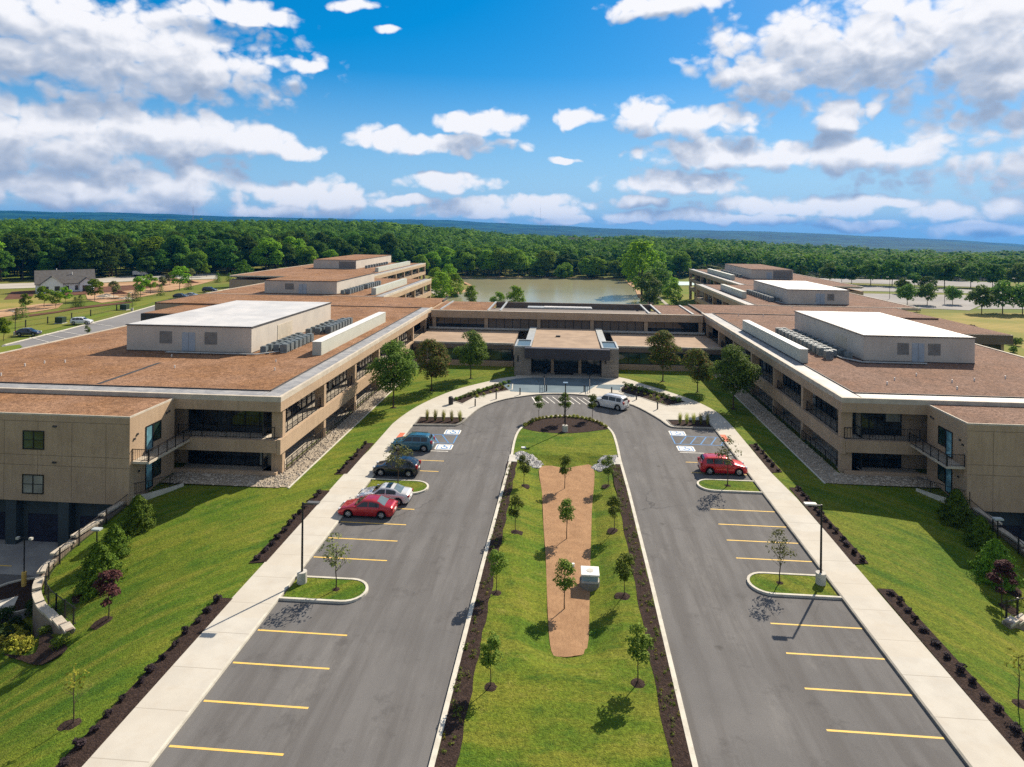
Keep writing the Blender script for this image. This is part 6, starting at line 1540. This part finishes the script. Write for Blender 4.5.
# ------------------------------------------------------------------ right of the campus: field, lots, rows of trees
drape([(900, 315), (945, 313), (1060, 313), (1100, 330), (1100, 365), (1024, 352), (975, 336)], FIELD, 'field', .05)
drape([(940, 318), (975, 334), (1024, 350), (1100, 372), (1100, 400), (1000, 370), (940, 340)], GREEN, 'verge', .12)
for k, q in enumerate(([(832, 293.5), (1000, 296), (968, 310.5), (905, 308)], [(1000, 297), (1120, 300), (1120, 310), (975, 309)], [(820, 284.5), (990, 290.5), (990, 293.8), (826, 290.5)], [(790, 276), (1000, 283), (1000, 288), (806, 281.5)], [(992, 291), (1120, 296), (1120, 299), (992, 294.3)])):
    drape(q, LOT, 'car_park', .08+.005*k)
tree_r = []
for row, lst, nm in ((3, [(853, 277.5, 1.3), (879, 278.5, 1.2), (903, 279, 1.35), (931, 280, 1.2), (957, 281, 1.35), (981, 281, 1.2), (1012, 281.5, 1.4)], 'farthest row of the car park'), (0, [(905.5, 305, .95), (925.5, 305, 1.0), (951, 304.5, .85), (980, 313.5, 1.15), (1001, 313.5, 1.35), (1021, 314, 1.2)], 'front row by the dry field'), (1, [(901, 294, .85), (926, 294, .95), (913, 286.5, .9)], 'second row of the car park'),
        (2, [(828, 283.3, 1.15), (840, 283.8, 1.0), (850, 284, 1.05), (869, 284.8, 1.4), (890.5, 285.6, 1.35), (943, 287, 1.5), (969, 287.5, 1.25), (991, 289, 1.3), (1004, 285.5, 1.1), (1017, 288, 1.3)], 'rear row of the car park')):
    for i, (px, py, s) in enumerate(lst): tree_r.append((px, py, s, nth(i)+' round tree from the left in the '+nm, row))
LTT = [tree_proto('car_park_tree', 'tree', 7.6, 3.6, 24, 2300, .30, lm, 540+i, .17, .12, 5, .8) for i, lm in enumerate((L_FOREST, L_COURT, L_FOREST))]
for i, (px, py, s, l, row) in enumerate(tree_r): tree_at(LTT[1 if (row == 0 and i > 2) else i % 3], px, py, l, s*(1.0 if row < 2 else 1.15)*(1.2 if row == 0 and i > 2 and i < 6 else 1), 'trees of the car park')
x, y = GT(800, 280.5); place(BT, (x, y, T(x, y)-1), 2, 'broad round bush-like tree behind the right rear penthouse', .85, None)
BS = [shrub_proto('wild_shrub', 'shrub', 1.1, 1.4, 420, .16, lm, 560+i) for i, lm in enumerate((L_SHRUB, L_PURP, L_SHRUB))]
for i, (px, py, s, k, l) in enumerate(((970.5, 334, 1.6, 1, 'reddish shrub on the verge beside the right roof'), (964, 336, 0.90, 0, 'small green shrub left of the reddish shrub'), (977, 336, 0.90, 0, 'small green shrub right of the reddish shrub'), (1001.5, 341.5, 1.0, 2, 'small green shrub in the middle of the right verge'), (1012.5, 346, 1.3, 0, 'larger green shrub near the right frame edge'), (1013, 353, 1.00, 2, 'low green shrub close to the right roof corner'), (1020, 343, 0.80, 0, 'green shrub at the right frame edge'), (915, 311.5, 1.1, 2, 'pale green shrub at the near edge of the car park'), (852, 296, 1.2, 2, 'dark pointed shrub behind the right rear penthouse'))):
    x, y = GT(px, py); place(BS[k], (x, y, T(x, y)), i, l, s, 'wild shrubs right of the roof')
for i, (px, py) in enumerate(((943, 304), (888, 299), (1014, 300))):
    x, y = GT(px, py); z = T(x, y); lamp(x, y, z+8, -1, nth(i)+' thin lamp post of the car park', z, False, grp='lamp posts of the car park')
# behind: pond side trees, paths
PT = [tree_proto('pond_tree', 'tree', 11, 4.2, 26, 2200, .34, lm, 580+i, .08, .2, 5, .6) for i, lm in enumerate((L_FLIGHT, L_COURT))]
for i, (px, py, s, k, l) in enumerate(((438, 303, 1.24, 0, 'bright tree nearest the left rear wing'), (452, 300, 1.19, 0, 'bright weeping tree on the left pond bank, second from the wing'), (470, 303, 0.72, 0, 'bright spreading tree by the left pond corner'), (434, 290, 1.08, 0, 'bright tree behind the left rear wing end'),
        (447, 284, 1.08, 0, 'bright tree at the far left pond corner'), (513, 311, 0.92, 0, 'bright bush-like tree rising over the entrance roof'), (497, 311, 0.71, 0, 'low bright tree left of the one over the entrance roof'), (640, 294, 2.42, 0, 'tallest bright willow at the right pond corner'), (655, 300, 1.55, 1, 'green tree in front of the tall willow'), (665, 297, 1.15, 0, 'green tree between the willow and the path'), (648, 306, 1.26, 1, 'low green tree at the right pond bank'), (630, 281, 1.15, 1, 'tree on the far right pond bank'), (672, 305, 0.92, 0, 'small green tree near the right rear wing'))):
    x, y = GT(px, py); place(PT[k], (x, y, T(x, y)-.6), i*1.1, l, s, 'trees round the pond')
drape([(655, 302), (668, 288), (700, 287), (706, 297), (700, 312), (665, 310)], GREEN, 'lawn_patch', .07)
drape([(666, 285.5), (668, 281.5), (694, 281.8), (697, 285.2)], mat('court_blue', (.36, .50, .50), None, .1, .7), 'pale_court', .12)
drape([(655, 297), (668, 309), (672, 309), (657.5, 296.5)], PALE, 'path', .14)
drape([(424, 287), (432, 289), (452, 299), (447, 301), (430, 293)], PALE, 'path', .14)
drape([(606, 281.6), (632, 283.2), (632, 280.5), (607, 279.5)], DIRT, 'bare_bank', .12)
# town houses far off, a mast
for i, (px, py, s) in enumerate(((683/1.0*0+430, 232.5, 1), (437, 233.4, .8), (441, 236.5, .8), (484, 239.5, .9), (498, 240.5, .8), (573, 238.5, 1.1), (578, 240, .9), (592, 240.5, 1.3), (598, 239, 1.0), (606, 241.5, 1.1), (612, 243, 1.2), (620, 241.5, .9), (538, 243.5, .9), (1000, 252, 1.5), (1006, 253.5, 1.2), (1014, 252.5, 1.1))):
    Y = 760 if px < 900 else 2300; u, v = ray(px, py); d = Y; cy, sy = math.cos(YAW), math.sin(YAW); x = u*d*cy-d*sy; y = u*d*sy+d*cy; zt = H-v*d; sc = s*(1 if px < 900 else 1.9)
    t = empty('town_house', (x, y, zt-9*sc), nth(i)+' small pale house from the left among the far trees', 'house', 'town houses among the far trees', rr.uniform(-.5, .5)); w, dp, hh = 7*sc, 5*sc, 7*sc
    MB().box(-w, w, -dp, dp, -30, hh).build('wall', mat('far_wall', (.55, .56, .56), (.42, .42, .42), .2, .8), t, local=True)
    MB().add([(-w-.4, -dp-.4, hh), (w+.4, -dp-.4, hh), (w+.4, dp+.4, hh), (-w-.4, dp+.4, hh), (-w-.4, 0, hh+3*sc), (w+.4, 0, hh+3*sc)], [(0, 1, 5, 4), (3, 4, 5, 2), (0, 4, 3), (1, 2, 5), (0, 3, 2, 1)]).build('roof', SHINGLE, t, local=True)
for px, py0, Y, l in ((191.5, 207, 2500, 'thin radio mast far behind the left wood'), (539, 207, 3500, 'thin radio mast far behind the pond')):
    u, v = ray(px, py0); cy, sy = math.cos(YAW), math.sin(YAW); x = u*Y*cy-Y*sy; y = u*Y*sy+Y*cy; zt = H-v*Y
    t = empty('radio_mast', (x, y, -30), l, 'radio mast', 'radio masts'); m = MB(); s = .8
    for a in range(3):
        c = (math.cos(a*2.094)*s, math.sin(a*2.094)*s); m.tube((x+c[0], y+c[1], -40), (x+c[0], y+c[1], zt), .22, seg=4)
    m.build('lattice', mat('mast_red', (.35, .25, .25), None, 1, .6), t); MB().tube((x, y, zt), (x, y, zt+12), .15, seg=4).build('antenna', DARKM, t)

# ------------------------------------------------------------------ air
hz = MB().box(-8600, 8600, -300, 9000, -120, 150).build('haze', None); tag(hz, kind='stuff')
hm = bpy.data.materials.new('haze'); hm.use_nodes = True; ht = NT(hm.node_tree)
for n in list(ht.n):
    if n.type == 'BSDF_PRINCIPLED': ht.n.remove(n)
pv = ht.a('ShaderNodeVolumePrincipled', ins={'Color': (0.0, 0.24, 0.72, 1), 'Density': 0.00009, 'Anisotropy': 0.2})
ht.l.new(pv.outputs[0], ht.n['Material Output'].inputs['Volume']); hz.data.materials.clear(); hz.data.materials.append(hm)
# prototypes that were never placed are removed
for o in list(bpy.data.objects):
    if o.type == 'EMPTY' and o.parent is None and 'label' not in o:
        for c in list(o.children_recursive): bpy.data.objects.remove(c)
        bpy.data.objects.remove(o)
